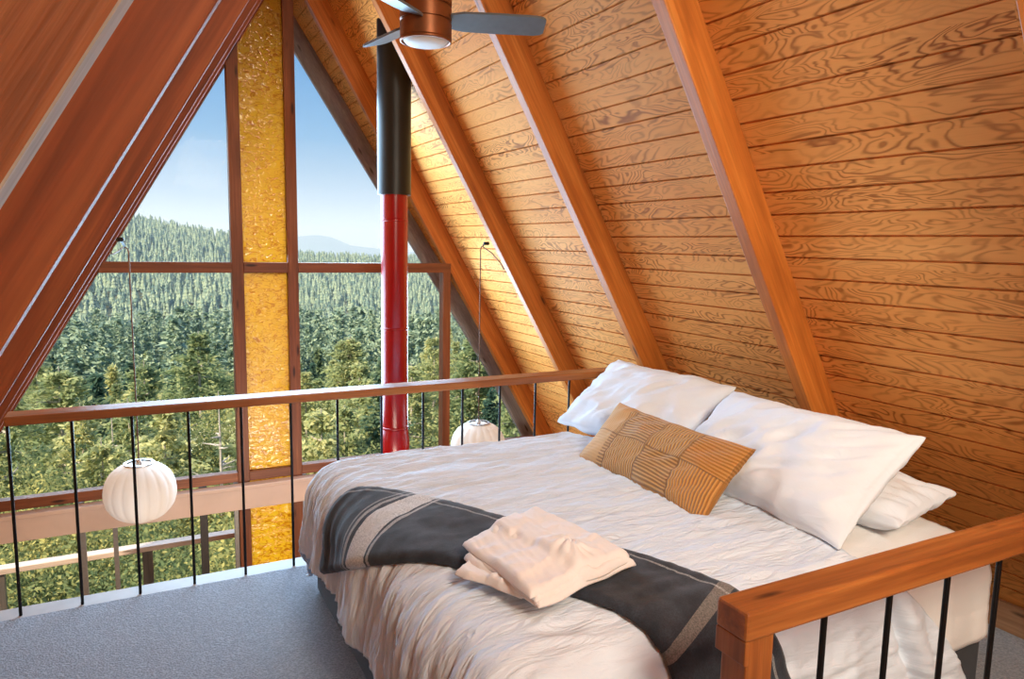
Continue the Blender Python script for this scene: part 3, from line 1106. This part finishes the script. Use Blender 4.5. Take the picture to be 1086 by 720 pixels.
def slab(name, c4, z0, h, seed, nu=70, nv=70, knot=None):
    V, F = [], []
    c = [Vector(p) for p in c4]
    for side in (1, 0):
        for i in range(nu):
            for j in range(nv):
                u, v = i / (nu - 1), j / (nv - 1)
                p = (c[0] * (1 - u) + c[1] * u) * (1 - v) + (c[3] * (1 - u) + c[2] * u) * v
                wob = 0.012 * nz(u * 3 + seed, v * 3, seed)
                p = p + Vector((wob, 0.014 * nz(u * 3, v * 3 + seed, 1)))
                e = min(u, 1 - u, v, 1 - v)
                rim = math.sqrt(max(0.0, min(1.0, e / 0.035)))
                z = z0
                if side:
                    fold = 0.5 - abs(nz(u * 4.5 + seed, v * 2.2 + seed, 3))
                    f2 = nz(u * 9, v * 9, seed)
                    z += h * (0.35 + 0.65 * rim) + 0.016 * fold * rim + 0.004 * f2 * rim + (0.020 / (1 + math.exp(-(v - 0.36 - 0.10 * u + 0.03 * f2) * 70)) - 0.018 / (1 + math.exp(-(v - 0.70 + 0.12 * u) * 60)) + 0.012 / (1 + math.exp(-(u - 0.45 - 0.25 * v) * 60)) - 0.010 / (1 + math.exp(-(u - 0.82 + 0.1 * v) * 70))) * rim + 0.006 * (0.5 - abs(nz(u * 3 + v * 14 + seed, v * 3, 6))) * rim
                    if knot:
                        dd = math.hypot((u - knot[0]) * 1.0, (v - knot[1]))
                        an = math.atan2(v - knot[1], u - knot[0])
                        z += 0.028 * math.exp(-(dd / 0.15) ** 2) * (1 + 0.3 * math.sin(an * 9)) - 0.022 * math.exp(-(dd / 0.03) ** 2)
                base = bedmap(p.x, p.y, 0.0, False)
                V.append(Vector((p.x, p.y, base.z + z)))
    n = nu * nv
    for i in range(nu - 1):
        for j in range(nv - 1):
            a = i * nv + j
            F.append((a, a + nv, a + nv + 1, a + 1))
            F.append((n + a, n + a + 1, n + a + nv + 1, n + a + nv))
    loop = [i * nv for i in range(nu)] + [(nu - 1) * nv + j for j in range(1, nv)] + [i * nv + nv - 1 for i in range(nu - 2, -1, -1)] + [j for j in range(nv - 2, 0, -1)]
    for k in range(len(loop)):
        a, b = loop[k], loop[(k + 1) % len(loop)]
        F.append((b, a, n + a, n + b))
    o = mesh_obj(name, V, F, M['shirt'], None, True)
    o.parent = SH
    o.matrix_parent_inverse = Matrix.Translation(-SH.location)
    return o


slab('lower_fold', [(0.835, 1.93), (0.94, 1.70), (1.33, 1.75), (1.19, 2.13)], 0.046, 0.012, 2.0)
slab('middle_fold', [(0.89, 1.985), (0.948, 1.612), (1.342, 1.698), (1.19, 2.15)], 0.058, 0.013, 5.0)
slab('middle_fold', [(0.905, 2.01), (0.938, 1.618), (1.335, 1.704), (1.21, 2.155)], 0.070, 0.012, 6.5)
slab('upper_fold', [(0.905, 2.03), (0.930, 1.630), (1.327, 1.714), (1.25, 2.17)], 0.081, 0.013, 8.0, knot=(0.78, 0.60))

# ------------------------------------------------------------------ pillows
def pillow(name, W, H, T, loc, xdir, ydir, mat, seed, wr=1.0, n=72, pinch=0.055, uv=False, bend=0.0):
    """W along local x, H along local y, puffed along local z"""
    V, F, UV = [], [], []
    nu, nv = n, max(24, int(n * H / W))
    for side in (1, -1):
        for i in range(nu):
            for j in range(nv):
                p = -1 + 2 * i / (nu - 1)
                q = -1 + 2 * j / (nv - 1)
                p = math.copysign(1 - (1 - abs(p)) ** 1.35, p)
                q = math.copysign(1 - (1 - abs(q)) ** 1.35, q)
                x = W / 2 * p * (1 - pinch * 0.8 * (1 - q * q))
                y = H / 2 * q * (1 - pinch * 1.5 * (1 - p * p))
                th = max(0.0, (1 - p ** 4) * (1 - q ** 4))
                prof = (max(0.0, (1 - p * p) * (1 - q * q))) ** 0.42
                z = side * T / 2 * (0.55 * prof + 0.45 * th ** 0.8)
                edge = prof ** 0.5
                w = nz(p * 2.2 + seed, q * 2.2, seed) * 0.016
                # creases running in from the corners and seams
                cr = (0.5 - abs(nz(p * 1.3 + q * 0.9 + seed, (q * 0.8 - p) * 4.2, seed + 3))) * 0.036
                cr2 = (0.5 - abs(nz(p * 2.5 + q * 1.5 + seed, (q - p * 1.6) * 8, seed + 5))) * 0.006
                z += side * edge * wr * (w + cr + cr2) + bend * (p * p - 0.4) * W
                y += wr * 0.010 * nz(p * 3 + seed, q * 2, 9)
                V.append(Vector((x, y, z)))
                UV.append((p * 0.5 + 0.5, q * 0.5 + 0.5))
    m_ = nu * nv
    for i in range(nu - 1):
        for j in range(nv - 1):
            a = i * nv + j
            F.append((a, a + nv, a + nv + 1, a + 1))
            F.append((m_ + a, m_ + a + 1, m_ + a + nv + 1, m_ + a + nv))
    loop = [i * nv for i in range(nu)] + [(nu - 1) * nv + j for j in range(1, nv)] + [i * nv + nv - 1 for i in range(nu - 2, -1, -1)] + [j for j in range(nv - 2, 0, -1)]
    for k in range(len(loop)):
        a, b = loop[k], loop[(k + 1) % len(loop)]
        F.append((b, a, m_ + a, m_ + b))
    o = mesh_obj(name, V, F, mat, None, True, UV)
    o.matrix_world = frame_axes(xdir, ydir, loc)
    return o


# local x runs along the bed's width (towards the viewer: -Y), local y up the lean
o = pillow('pillow', 0.98, 0.55, 0.21, (2.335, 2.06, 0.832), (-0.02, -1, 0.015), (0.48, 0, 0.40), M['pillow'], 1.0, 1.7, pinch=0.075)
tag(o, 'large white pillow leaning in front, nearest the railing post', 'pillow', 'white bed pillows')
o = pillow('pillow', 0.94, 0.55, 0.20, (2.395, 3.06, 0.835), (0.03, -1, 0.0), (0.48, 0, 0.38), M['pillow'], 4.0, 1.6, pinch=0.07)
tag(o, 'white pillow leaning behind the mustard cushion against the long handrail', 'pillow', 'white bed pillows')
o = pillow('pillow', 0.80, 0.42, 0.15, (2.585, 1.985, 0.705), (0.10, -1, 0.04), (0.98, 0.1, 0.12), M['pillow'], 7.0, 1.4)
tag(o, 'flat white pillow lying under the large front pillow by the sloping wall', 'pillow', 'white bed pillows')
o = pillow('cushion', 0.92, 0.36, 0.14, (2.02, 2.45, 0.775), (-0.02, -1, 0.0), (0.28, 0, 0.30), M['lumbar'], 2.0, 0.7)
tag(o, 'long mustard pleated patchwork cushion in front of the white pillows', 'cushion')

# ------------------------------------------------------------------ deck outside
DR = empty('deck_railing', (0, 7.5, FLOORLOW))
tag(DR, 'pale sunlit deck railing outside the lower window', 'railing')
FD = frame_axes((1, 0, 0), (0, 1, 0), (0, 7.5, 0))
MB().box(-4.5, 5.2, 7.44, 7.56, -1.285, -1.235).build('handrail', M['deck_rail'], DR, frame=FD, bevel=0.006)
for x in (-4.4, -2.3, -1.15, 0.03, 1.75, 3.5, 5.1):
    MB().box(x - 0.045, x + 0.045, 7.46, 7.54, FLOORLOW, -1.286).build('post', M['deck'], DR, frame=frame_axes((0, 0, 1), (0, 1, 0), (x, 7.5, 0)))
o = MB().box(-4.6, 5.3, 6.06, 7.62, FLOORLOW - 0.18, FLOORLOW - 0.005).build('deck', M['deck'], frame=FD)
tag(o, 'grey boarded deck outside the lower window', 'deck')

# ------------------------------------------------------------------ landscape
def interp(x, xs, ys):
    return float(np.interp(x, xs, ys))


AZ = [-60, -25, -6, 0.9, 3.85, 6.7, 11.3, 14.4, 17.2, 20, 29, 60]
EL = [2.6, 2.4, 2.1, 1.35, 0.8, 0.3, -0.95, -1.05, -1.2, -1.15, -1.3, -1.0]
PD = [0, 8, 15, 25, 40, 60, 100, 200, 400, 700]
PZ = [-4.5, -7, -12, -17, -22, -26, -32, -44, -64, -80]
RIDGE_D = 1550.0


def terrain(x, y):
    d = math.hypot(x, y)
    az = math.degrees(math.atan2(x, y))
    zrg = CAMZ + RIDGE_D * math.tan(math.radians(interp(az, AZ, EL))) - 12
    if d <= 700:
        z = interp(d, PD, PZ)
    elif d <= RIDGE_D:
        t = (d - 700) / (RIDGE_D - 700)
        t = t * t * (3 - 2 * t) * 0.5 + t * 0.5
        z = -80 + (zrg + 80) * t
    else:
        z = zrg - (d - RIDGE_D) * 0.12
    k = min(1, d / 300)
    z += k * (6 * nz(x * 0.006, y * 0.006) * (1 if d < 1300 else 0.6) + 14 * nz(x * 0.0025 + 5, y * 0.0025) * (1 if 350 < d < 1350 else 0.3))
    return z


V, F = [], []
dl = [3.0, 8, 12, 18, 25, 33, 42, 55, 70, 90, 120, 160, 210, 280, 360, 450, 550, 650, 760, 870, 980, 1100, 1220, 1340, 1450, 1550, 1700, 2000]
azs = lin(-70, 100, 90)
for d in dl:
    for a in azs:
        x, y = d * math.sin(math.radians(a)), d * math.cos(math.radians(a)) + (6 if d < 20 else 0)
        V.append((x, y, terrain(x, y)))
na = len(azs)
for i in range(len(dl) - 1):
    for j in range(na - 1):
        F.append((i * na + j, i * na + j + 1, (i + 1) * na + j + 1, (i + 1) * na + j))
o = mesh_obj('valley_ground', V, F, M['ground'], None, True)
tag(o, 'forested valley floor and opposite slope beneath the trees', 'ground', kind='stuff')

# far blue mountains
V, F = [], []
MA = [-30, 5, 9, 11.3, 12.4, 13.3, 14.2, 15.1, 16, 17.2, 19, 22, 30, 60]
ME = [-0.6, -0.5, 0.0, 0.36, 0.5, 0.47, 0.22, -0.2, -0.3, -0.42, -0.62, -0.7, -0.8, -0.9]
am = lin(-20, 50, 160)
for i, (d, k) in enumerate(((7000, None), (9500, 1.0), (13000, None))):
    for a in am:
        if k:
            z = CAMZ + d * math.tan(math.radians(interp(a, MA, ME) + 0.04 * nz(a * 1.6, 3)))
        else:
            z = -400 if i == 0 else -300
        V.append((d * math.sin(math.radians(a)), d * math.cos(math.radians(a)), z))
na = len(am)
for i in range(2):
    for j in range(na - 1):
        F.append((i * na + j, i * na + j + 1, (i + 1) * na + j + 1, (i + 1) * na + j))
o = mesh_obj('mountain', V, F, M['mountain'], None, True)
tag(o, 'hazy blue mountain ridge on the horizon right of the amber glass', 'mountain')


def cards(P, size, rng, lean=None, aspect=0.45):
    """quads centred on P with random turn; lean = outward direction per point"""
    n = len(P)
    d = rng.normal(size=(n, 3))
    if lean is not None:
        d = d * 0.55 + lean
    d /= np.linalg.norm(d, axis=1)[:, None]
    e = np.cross(d, rng.normal(size=(n, 3)))
    e /= np.linalg.norm(e, axis=1)[:, None]
    s = (size if np.ndim(size) else np.full(n, size)) * rng.uniform(0.7, 1.3, n)
    d = d * s[:, None]
    e = e * (s * aspect)[:, None]
    Vv = np.stack([P - d, P + e * 0.9, P + d, P - e * 0.9], axis=1).reshape(-1, 3)
    Ff = np.arange(4 * n).reshape(-1, 4)
    return Vv, Ff


def conifer(H, R, whorls, nb, per, size, rng, crown0=0.12, droop=0.25, tuft=0.0, ragged=0.25):
    P, L = [], []
    for w in range(whorls):
        t = (w + rng.uniform(-0.3, 0.3)) / whorls
        t = min(max(t, 0), 0.995)
        z = H * (crown0 + (1 - crown0) * t)
        ln = R * (1 - t) ** 0.75 * (0.55 + 0.45 * min(1, t * 5)) * rng.uniform(1 - ragged, 1 + ragged) + 0.1
        for b in range(nb):
            a = rng.uniform(0, 2 * PI)
            l2 = ln * rng.uniform(0.7, 1.15)
            k = rng.uniform(0.15, 1, per) if not tuft else 1 - tuft * rng.uniform(0, 1, per) ** 1.2
            dr = np.stack([np.cos(a) * np.ones(per), np.sin(a) * np.ones(per), -droop * k + 0.12 * np.ones(per)], 1)
            pts = np.stack([np.cos(a) * k * l2, np.sin(a) * k * l2, z + l2 * (0.15 * k - droop * k * k)], 1)
            pts += rng.normal(size=(per, 3)) * (0.10 * l2 + size * 0.4) * (1 if not tuft else 0.8)
            P.append(pts)
            L.append(dr)
    P = np.concatenate(P)
    L = np.concatenate(L)
    return cards(P, size, rng, L)


def trunk_mesh(H, r, rng, branches=0, R=1.5, name='trunk'):
    mb = MB()
    pts = [(0.05 * H * 0.05 * math.sin(i), 0.02 * math.cos(i * 2) * H * 0.05, H * i / 6 - 0.8 * (i == 0)) for i in range(7)]
    mb.tube(pts, [r * (1 - 0.92 * i / 6) for i in range(7)], 7)
    for b in range(branches):
        z = H * rng.uniform(0.2, 0.9)
        a = rng.uniform(0, 2 * PI)
        l = R * (1.05 - z / H) * rng.uniform(0.7, 1.3)
        mb.tube([(0, 0, z), (l * 0.5 * math.cos(a), l * 0.5 * math.sin(a), z + 0.08 * l), (l * math.cos(a), l * math.sin(a), z + rng.uniform(-0.1, 0.35) * l)],
                [r * 0.3, r * 0.2, r * 0.06], 5)
    me = bpy.data.meshes.new(name)
    me.from_pydata([tuple(v) for v in mb.v], [], mb.f)
    me.materials.append(M['bark'])
    return me


near_pines = []
for s in range(4):
    rg = np.random.default_rng(100 + s)
    H = 15.0
    Vv, Ff = conifer(H, 3.6, 24, 6, 56, 0.19, rg, 0.15, 0.05, 0.7, 0.5)
    near_pines.append((mesh_np('foliage', Vv, Ff, M['needles']), trunk_mesh(H, 0.22, rg, 26, 3.4)))
near_firs = []
for s in range(3):
    rg = np.random.default_rng(200 + s)
    H = 15.0
    Vv, Ff = conifer(H, 2.8, 32, 7, 34, 0.2, rg, 0.05, 0.3, 0.0, 0.35)
    near_firs.append((mesh_np('foliage', Vv, Ff, M['fir']), trunk_mesh(H, 0.2, rg, 4, 2.0)))
mid_trees = []
for s in range(4):
    rg = np.random.default_rng(300 + s)
    Vv, Ff = conifer(15.0, 2.6 if s % 2 else 3.0, 22, 6, 14, 0.42, rg, 0.06, 0.2, 0.0 if s % 2 else 0.6, 0.4)
    mid_trees.append(mesh_np('fir_tree', Vv, Ff, M['fir'] if s % 2 else M['needles']))
shrubs = []
for s in range(3):
    rg = np.random.default_rng(400 + s)
    n = 11000
    cl = rg.normal(size=(26, 3)) * np.array([1.5, 1.5, 1.1]) + np.array([0, 0, 3.6])
    P = cl[rg.integers(0, 26, n)] + rg.normal(size=(n, 3)) * 0.55
    P[:, 2] = np.maximum(P[:, 2], 0.6)
    Vv, Ff = cards(P, 0.085, rg, None, 0.55)
    shrubs.append((mesh_np('foliage', Vv, Ff, M['leaves']), trunk_mesh(5.0, 0.13, rg, 12, 2.2)))
bare = trunk_mesh(12.0, 0.16, np.random.default_rng(9), 30, 2.6, 'trunk')


def place(az, d):
    x, y = d * math.sin(math.radians(az)), d * math.cos(math.radians(az))
    return x, y


def tree(name, parts, x, y, z, sc, rot, label, group, cat='tree'):
    r = empty(name, (x, y, z))
    r.rotation_euler = (0, 0, rot)
    r.scale = sc if isinstance(sc, tuple) else (sc, sc, sc)
    tag(r, label, cat, group)
    for nm, me in parts:
        c = bpy.data.objects.new(nm, me)
        COL.objects.link(c)
        c.parent = r
    return r


rg = np.random.default_rng(5)
# the pines that stand out
key = [(4.2, 62, -6.6, 16, 'tall yellow-green pine left of the amber glass'),
       (-4.6, 50, -8.6, 15, 'pine with bare upper limbs beside the left rafter'),
       (14.9, 66, -7.3, 15, 'yellow-green pine between amber glass and red stove pipe'),
       (25.0, 60, -7.6, 16, 'dark pine seen right of the stove pipe'),
       (9.0, 70, -8.2, 15, 'pine standing behind the amber glass'),
       (0.6, 56, -9.5, 14, 'pine below the left lamp cord'),
       (19.8, 58, -9.3, 14, 'pine directly behind the red stove pipe'),
       (28.5, 64, -8.2, 15, 'pine beyond the bed near the right rafter')]
for i, (az, d, el, H, lb) in enumerate(key):
    x, y = place(az, d)
    top = CAMZ + d * math.tan(math.radians(el))
    f, t = near_pines[i % 4]
    tree('pine_tree', [('foliage', f), ('trunk', t)], x, y, top - H * 1.0, (H / 15.0 * 1.25, H / 15.0 * 1.25, H / 15.0), rg.uniform(0, 6), lb, None)
x, y = place(-1.6, 34)
tree('dead_tree', [('trunk', bare)], x, y, CAMZ + 34 * math.tan(math.radians(-11.5)) - 12, 1.0, 1.0, 'leafless grey tree with forked limbs below the left window', None)
x, y = place(5.4, 30)
tree('dead_tree', [('trunk', bare)], x, y, CAMZ + 30 * math.tan(math.radians(-11.0)) - 12, 1.0, 3.3, 'leafless pale branches just left of the amber glass', None)
# more near trees, alike in the photo
for i in range(72):
    az = -17 + 52 * ((i * 0.618) % 1.0)
    d = rg.uniform(32, 110)
    x, y = place(az, d)
    el = rg.uniform(-14, -8.5) if d < 60 else rg.uniform(-11.5, -7.0)
    H = rg.uniform(11, 15)
    top = CAMZ + d * math.tan(math.radians(el))
    pool, nm, lb, g = ((near_pines, 'pine_tree', 'loose yellow-green pine crowded below the house', 'pines below the house') if i % 3 else
                       (near_firs, 'fir_tree', 'dense dark fir crowded below the house', 'firs below the house'))
    f, t = pool[i % len(pool)]
    tree(nm, [('foliage', f), ('trunk', t)], x, y, top - H, H / 15.0, rg.uniform(0, 6), lb, g)
for i in range(64):
    az = -17 + 54 * ((i * 0.618 + 0.3) % 1.0)
    d = rg.uniform(17, 42)
    x, y = place(az, d)
    el = -12.5 - 11 * (1 - (d - 17) / 25) - rg.uniform(0, 4)
    sc = rg.uniform(0.75, 1.15)
    top = CAMZ + d * math.tan(math.radians(el))
    f, t = shrubs[i % 3]
    tree('leafy_shrub', [('foliage', f), ('trunk', t)], x, y, top - 5.6 * sc, sc, rg.uniform(0, 6), 'yellow-green leafy shrub on the slope below the deck', 'shrubs below the deck', 'shrub')
for i in range(175):
    az = -16 + 50 * ((i * 0.618 + 0.1) % 1.0)
    d = 75 + 190 * ((i * 0.7548) % 1.0)
    x, y = place(az, d)
    o = bpy.data.objects.new('fir_tree', mid_trees[i % 4])
    COL.objects.link(o)
    s = rg.uniform(0.75, 1.2)
    o.location = (x, y, terrain(x, y) - 0.3)
    o.rotation_euler = (0, 0, rg.uniform(0, 6))
    o.scale = (s * rg.uniform(0.85, 1.1), s, s * rg.uniform(0.9, 1.15))
    tag(o, 'bushy conifer on the lower valley slope among many', 'tree', 'conifers on the lower valley slope')

# the rest of the forest, one object
def forest():
    Vs, Fs, Fq = [], [], []
    base = 0
    r_ = np.random.default_rng(77)
    n = 11000
    az = r_.uniform(-17, 36, n)
    d = np.sqrt(r_.uniform(430 ** 2, 1580 ** 2, n))
    extra_d = np.sqrt(r_.uniform(150 ** 2, 520 ** 2, 1900))
    az = np.concatenate([az, r_.uniform(-17, 36, 1900)])
    d = np.concatenate([d, extra_d])
    proto = []
    for s in range(6):
        q = np.random.default_rng(900 + s)
        L, K = 6, 6
        vv, ff = [], []
        for l in range(L):
            z0 = 0.06 + 0.84 * l / L
            z1 = z0 + 0.34 * (1 - 0.6 * l / L)
            rr = 0.185 * (1 - l / L) ** 0.8 + 0.02
            b = len(vv)
            ph = q.uniform(0, 6)
            for k in range(2 * K):
                a = ph + PI * k / K
                r1 = rr * (1.0 if k % 2 else 0.5) * q.uniform(0.75, 1.2)
                vv.append((r1 * math.cos(a), r1 * math.sin(a), z0 + q.uniform(-0.03, 0.03)))
            vv.append((q.uniform(-0.01, 0.01), 0, min(z1, 1.0)))
            for k in range(2 * K):
                ff.append((b + k, b + (k + 1) % (2 * K), b + 2 * K))
        proto.append((np.array(vv), np.array(ff)))
    rich = []
    for s in range(5):
        q = np.random.default_rng(950 + s)
        vv, ff = conifer(15.0, 2.5, 16, 6, 7, 0.45, q, 0.05, 0.3, 0.0, 0.35)
        rich.append((np.concatenate([vv / 15.0]), ff))
    for i in range(len(az)):
        x, y = d[i] * math.sin(math.radians(az[i])), d[i] * math.cos(math.radians(az[i]))
        near_ = d[i] < 480
        pv, pf = rich[i % 5] if near_ else proto[i % 6]
        H = r_.uniform(13, 27)
        wd = H * r_.uniform(0.8, 1.15)
        a = r_.uniform(0, 6.28)
        c, s = math.cos(a), math.sin(a)
        q = np.empty_like(pv)
        q[:, 0] = (pv[:, 0] * c - pv[:, 1] * s) * wd + x
        q[:, 1] = (pv[:, 0] * s + pv[:, 1] * c) * wd + y
        q[:, 2] = pv[:, 2] * H + terrain(x, y) - 0.5
        Vs.append(q)
        (Fs if pf.shape[1] == 3 else Fq).append(pf + base)
        base += len(pv)
    tri = np.concatenate(Fs)
    qd = np.concatenate(Fq)
    tri = np.concatenate([tri, qd[:, [0, 1, 2]], qd[:, [0, 2, 3]]])
    me = mesh_np('forest', np.concatenate(Vs), tri, M['forest'])
    o = bpy.data.objects.new('forest', me)
    COL.objects.link(o)
    tag(o, 'dense conifer forest covering the far valley slope', 'forest', kind='stuff')


forest()

# aerial haze over the valley
mt, nt, out = new_mat('valley_haze')
N = NT(nt)
vs_ = N('VolumeScatter', {'Color': (0.72, 0.86, 1.0, 1), 'Density': 0.00016, 'Anisotropy': 0.1})
N.link(vs_.outputs[0], out.inputs['Volume'])
o = MB().box(-4000, 9000, 120, 14000, -420, 260).build('haze', mt)
tag(o, 'pale blue haze hanging over the forested valley', 'haze', kind='stuff')

# ------------------------------------------------------------------ light
w = bpy.data.worlds.new('sky')
S.world = w
w.use_nodes = True
nt = w.node_tree
nt.nodes.clear()
N = NT(nt)
el = N('SeparateXYZ', {0: N('TexCoord').outputs['Generated']}).outputs[2]
grad = N.ramp(el, [(0.0, (0.74, 0.82, 0.89)), (0.035, (0.66, 0.77, 0.89)), (0.134, (0.27, 0.515, 0.83)), (0.24, (0.125, 0.365, 0.75)), (0.6, (0.07, 0.24, 0.6))])
tc = N('TexCoord').outputs['Generated']
cl = N('TexNoise', {'Vector': N('Mapping', {'Vector': tc, 'Scale': (2.2, 2.2, 9)}).outputs[0], 'Scale': 1.6, 'Detail': 6.0, 'Roughness': 0.55}).outputs[0]
cf = N('MapRange', {'Value': cl, 'From Min': 0.5, 'From Max': 0.75, 'To Min': 0.0, 'To Max': 0.12}).outputs[0]
c = N.mix(cf, grad, (0.86, 0.90, 0.95))
bg = N('Background', {'Color': c, 'Strength': 1.0})
ow = N('OutputWorld')
N.link(bg.outputs[0], ow.inputs[0])


def sun(name, az, el, strength, ang, col):
    l = bpy.data.lights.new(name, 'SUN')
    l.energy = strength
    l.angle = math.radians(ang)
    l.color = col
    o = bpy.data.objects.new(name, l)
    COL.objects.link(o)
    d = Vector((math.sin(math.radians(az)) * math.cos(math.radians(el)), math.cos(math.radians(az)) * math.cos(math.radians(el)), math.sin(math.radians(el))))
    o.rotation_euler = d.to_track_quat('Z', 'Y').to_euler()
    o.location = (0, 0, 12)
    return o


sun('sun', 238, 38, 7.0, 1.5, (1.0, 0.88, 0.66))
sun('sky_fill', -6, 32, 4.5, 80, (0.80, 0.90, 1.0))  # broad second sun, added to strengthen the sky's light


def area(name, loc, target, w_, h_, power, col, spread=180):
    l = bpy.data.lights.new(name, 'AREA')
    l.shape = 'RECTANGLE'
    l.size, l.size_y = w_, h_
    l.spread = math.radians(spread)
    l.energy = power
    l.color = col
    o = bpy.data.objects.new(name, l)
    COL.objects.link(o)
    o.location = loc
    o.rotation_euler = (Vector(loc) - Vector(target)).to_track_quat('Z', 'Y').to_euler()
    return o


area('bed_fill', (1.3, 0.7, 3.1), (1.65, 2.4, 0.6), 0.4, 0.6, 4.0, (0.58, 0.84, 1.0), 85)  # added cool fill aimed at the bed top, no fixture modelled
area('window_fill', (1.15, 5.8, 0.75), (1.3, 0.0, 0.45), 2.8, 1.3, 175, (0.46, 0.73, 1.0))  # area light added inside the glass to boost the window's light
area('window_fill', (1.15, 5.8, 2.15), (1.5, 0.0, 0.9), 1.6, 1.3, 95, (0.46, 0.73, 1.0))  # upper one of the two added window boosts
area('slope_fill', (1.1, -1.0, 2.9), (2.5, 1.7, 1.7), 0.8, 0.8, 66, (1.0, 0.87, 0.68), 130)  # unseen warm fill, added to brighten the right slope
area('back_fill', (0.75, -1.9, 1.3), (1.1, 2.4, 0.5), 1.1, 1.3, 22, (1.0, 0.88, 0.74))  # invented soft fill behind the camera, lifts the foot of the bed
area('lower_fill', (1.0, 3.2, -0.5), (0.9, 5.9, -0.6), 1.0, 0.4, 45, (1.0, 0.84, 0.68))  # fill added below the loft to brighten the pale ledge

S.view_settings.view_transform = 'Standard'
S.view_settings.look = 'None'
S.view_settings.exposure = 0.0
S.view_settings.gamma = 1.0
S.view_settings.use_curve_mapping = False
S.render.engine = 'CYCLES'
S.cycles.use_denoising = True
S.cycles.max_bounces = 10
S.cycles.diffuse_bounces = 6
S.cycles.transparent_max_bounces = 16
S.cycles.volume_bounces = 0
S.cycles.sample_clamp_indirect = 6.0
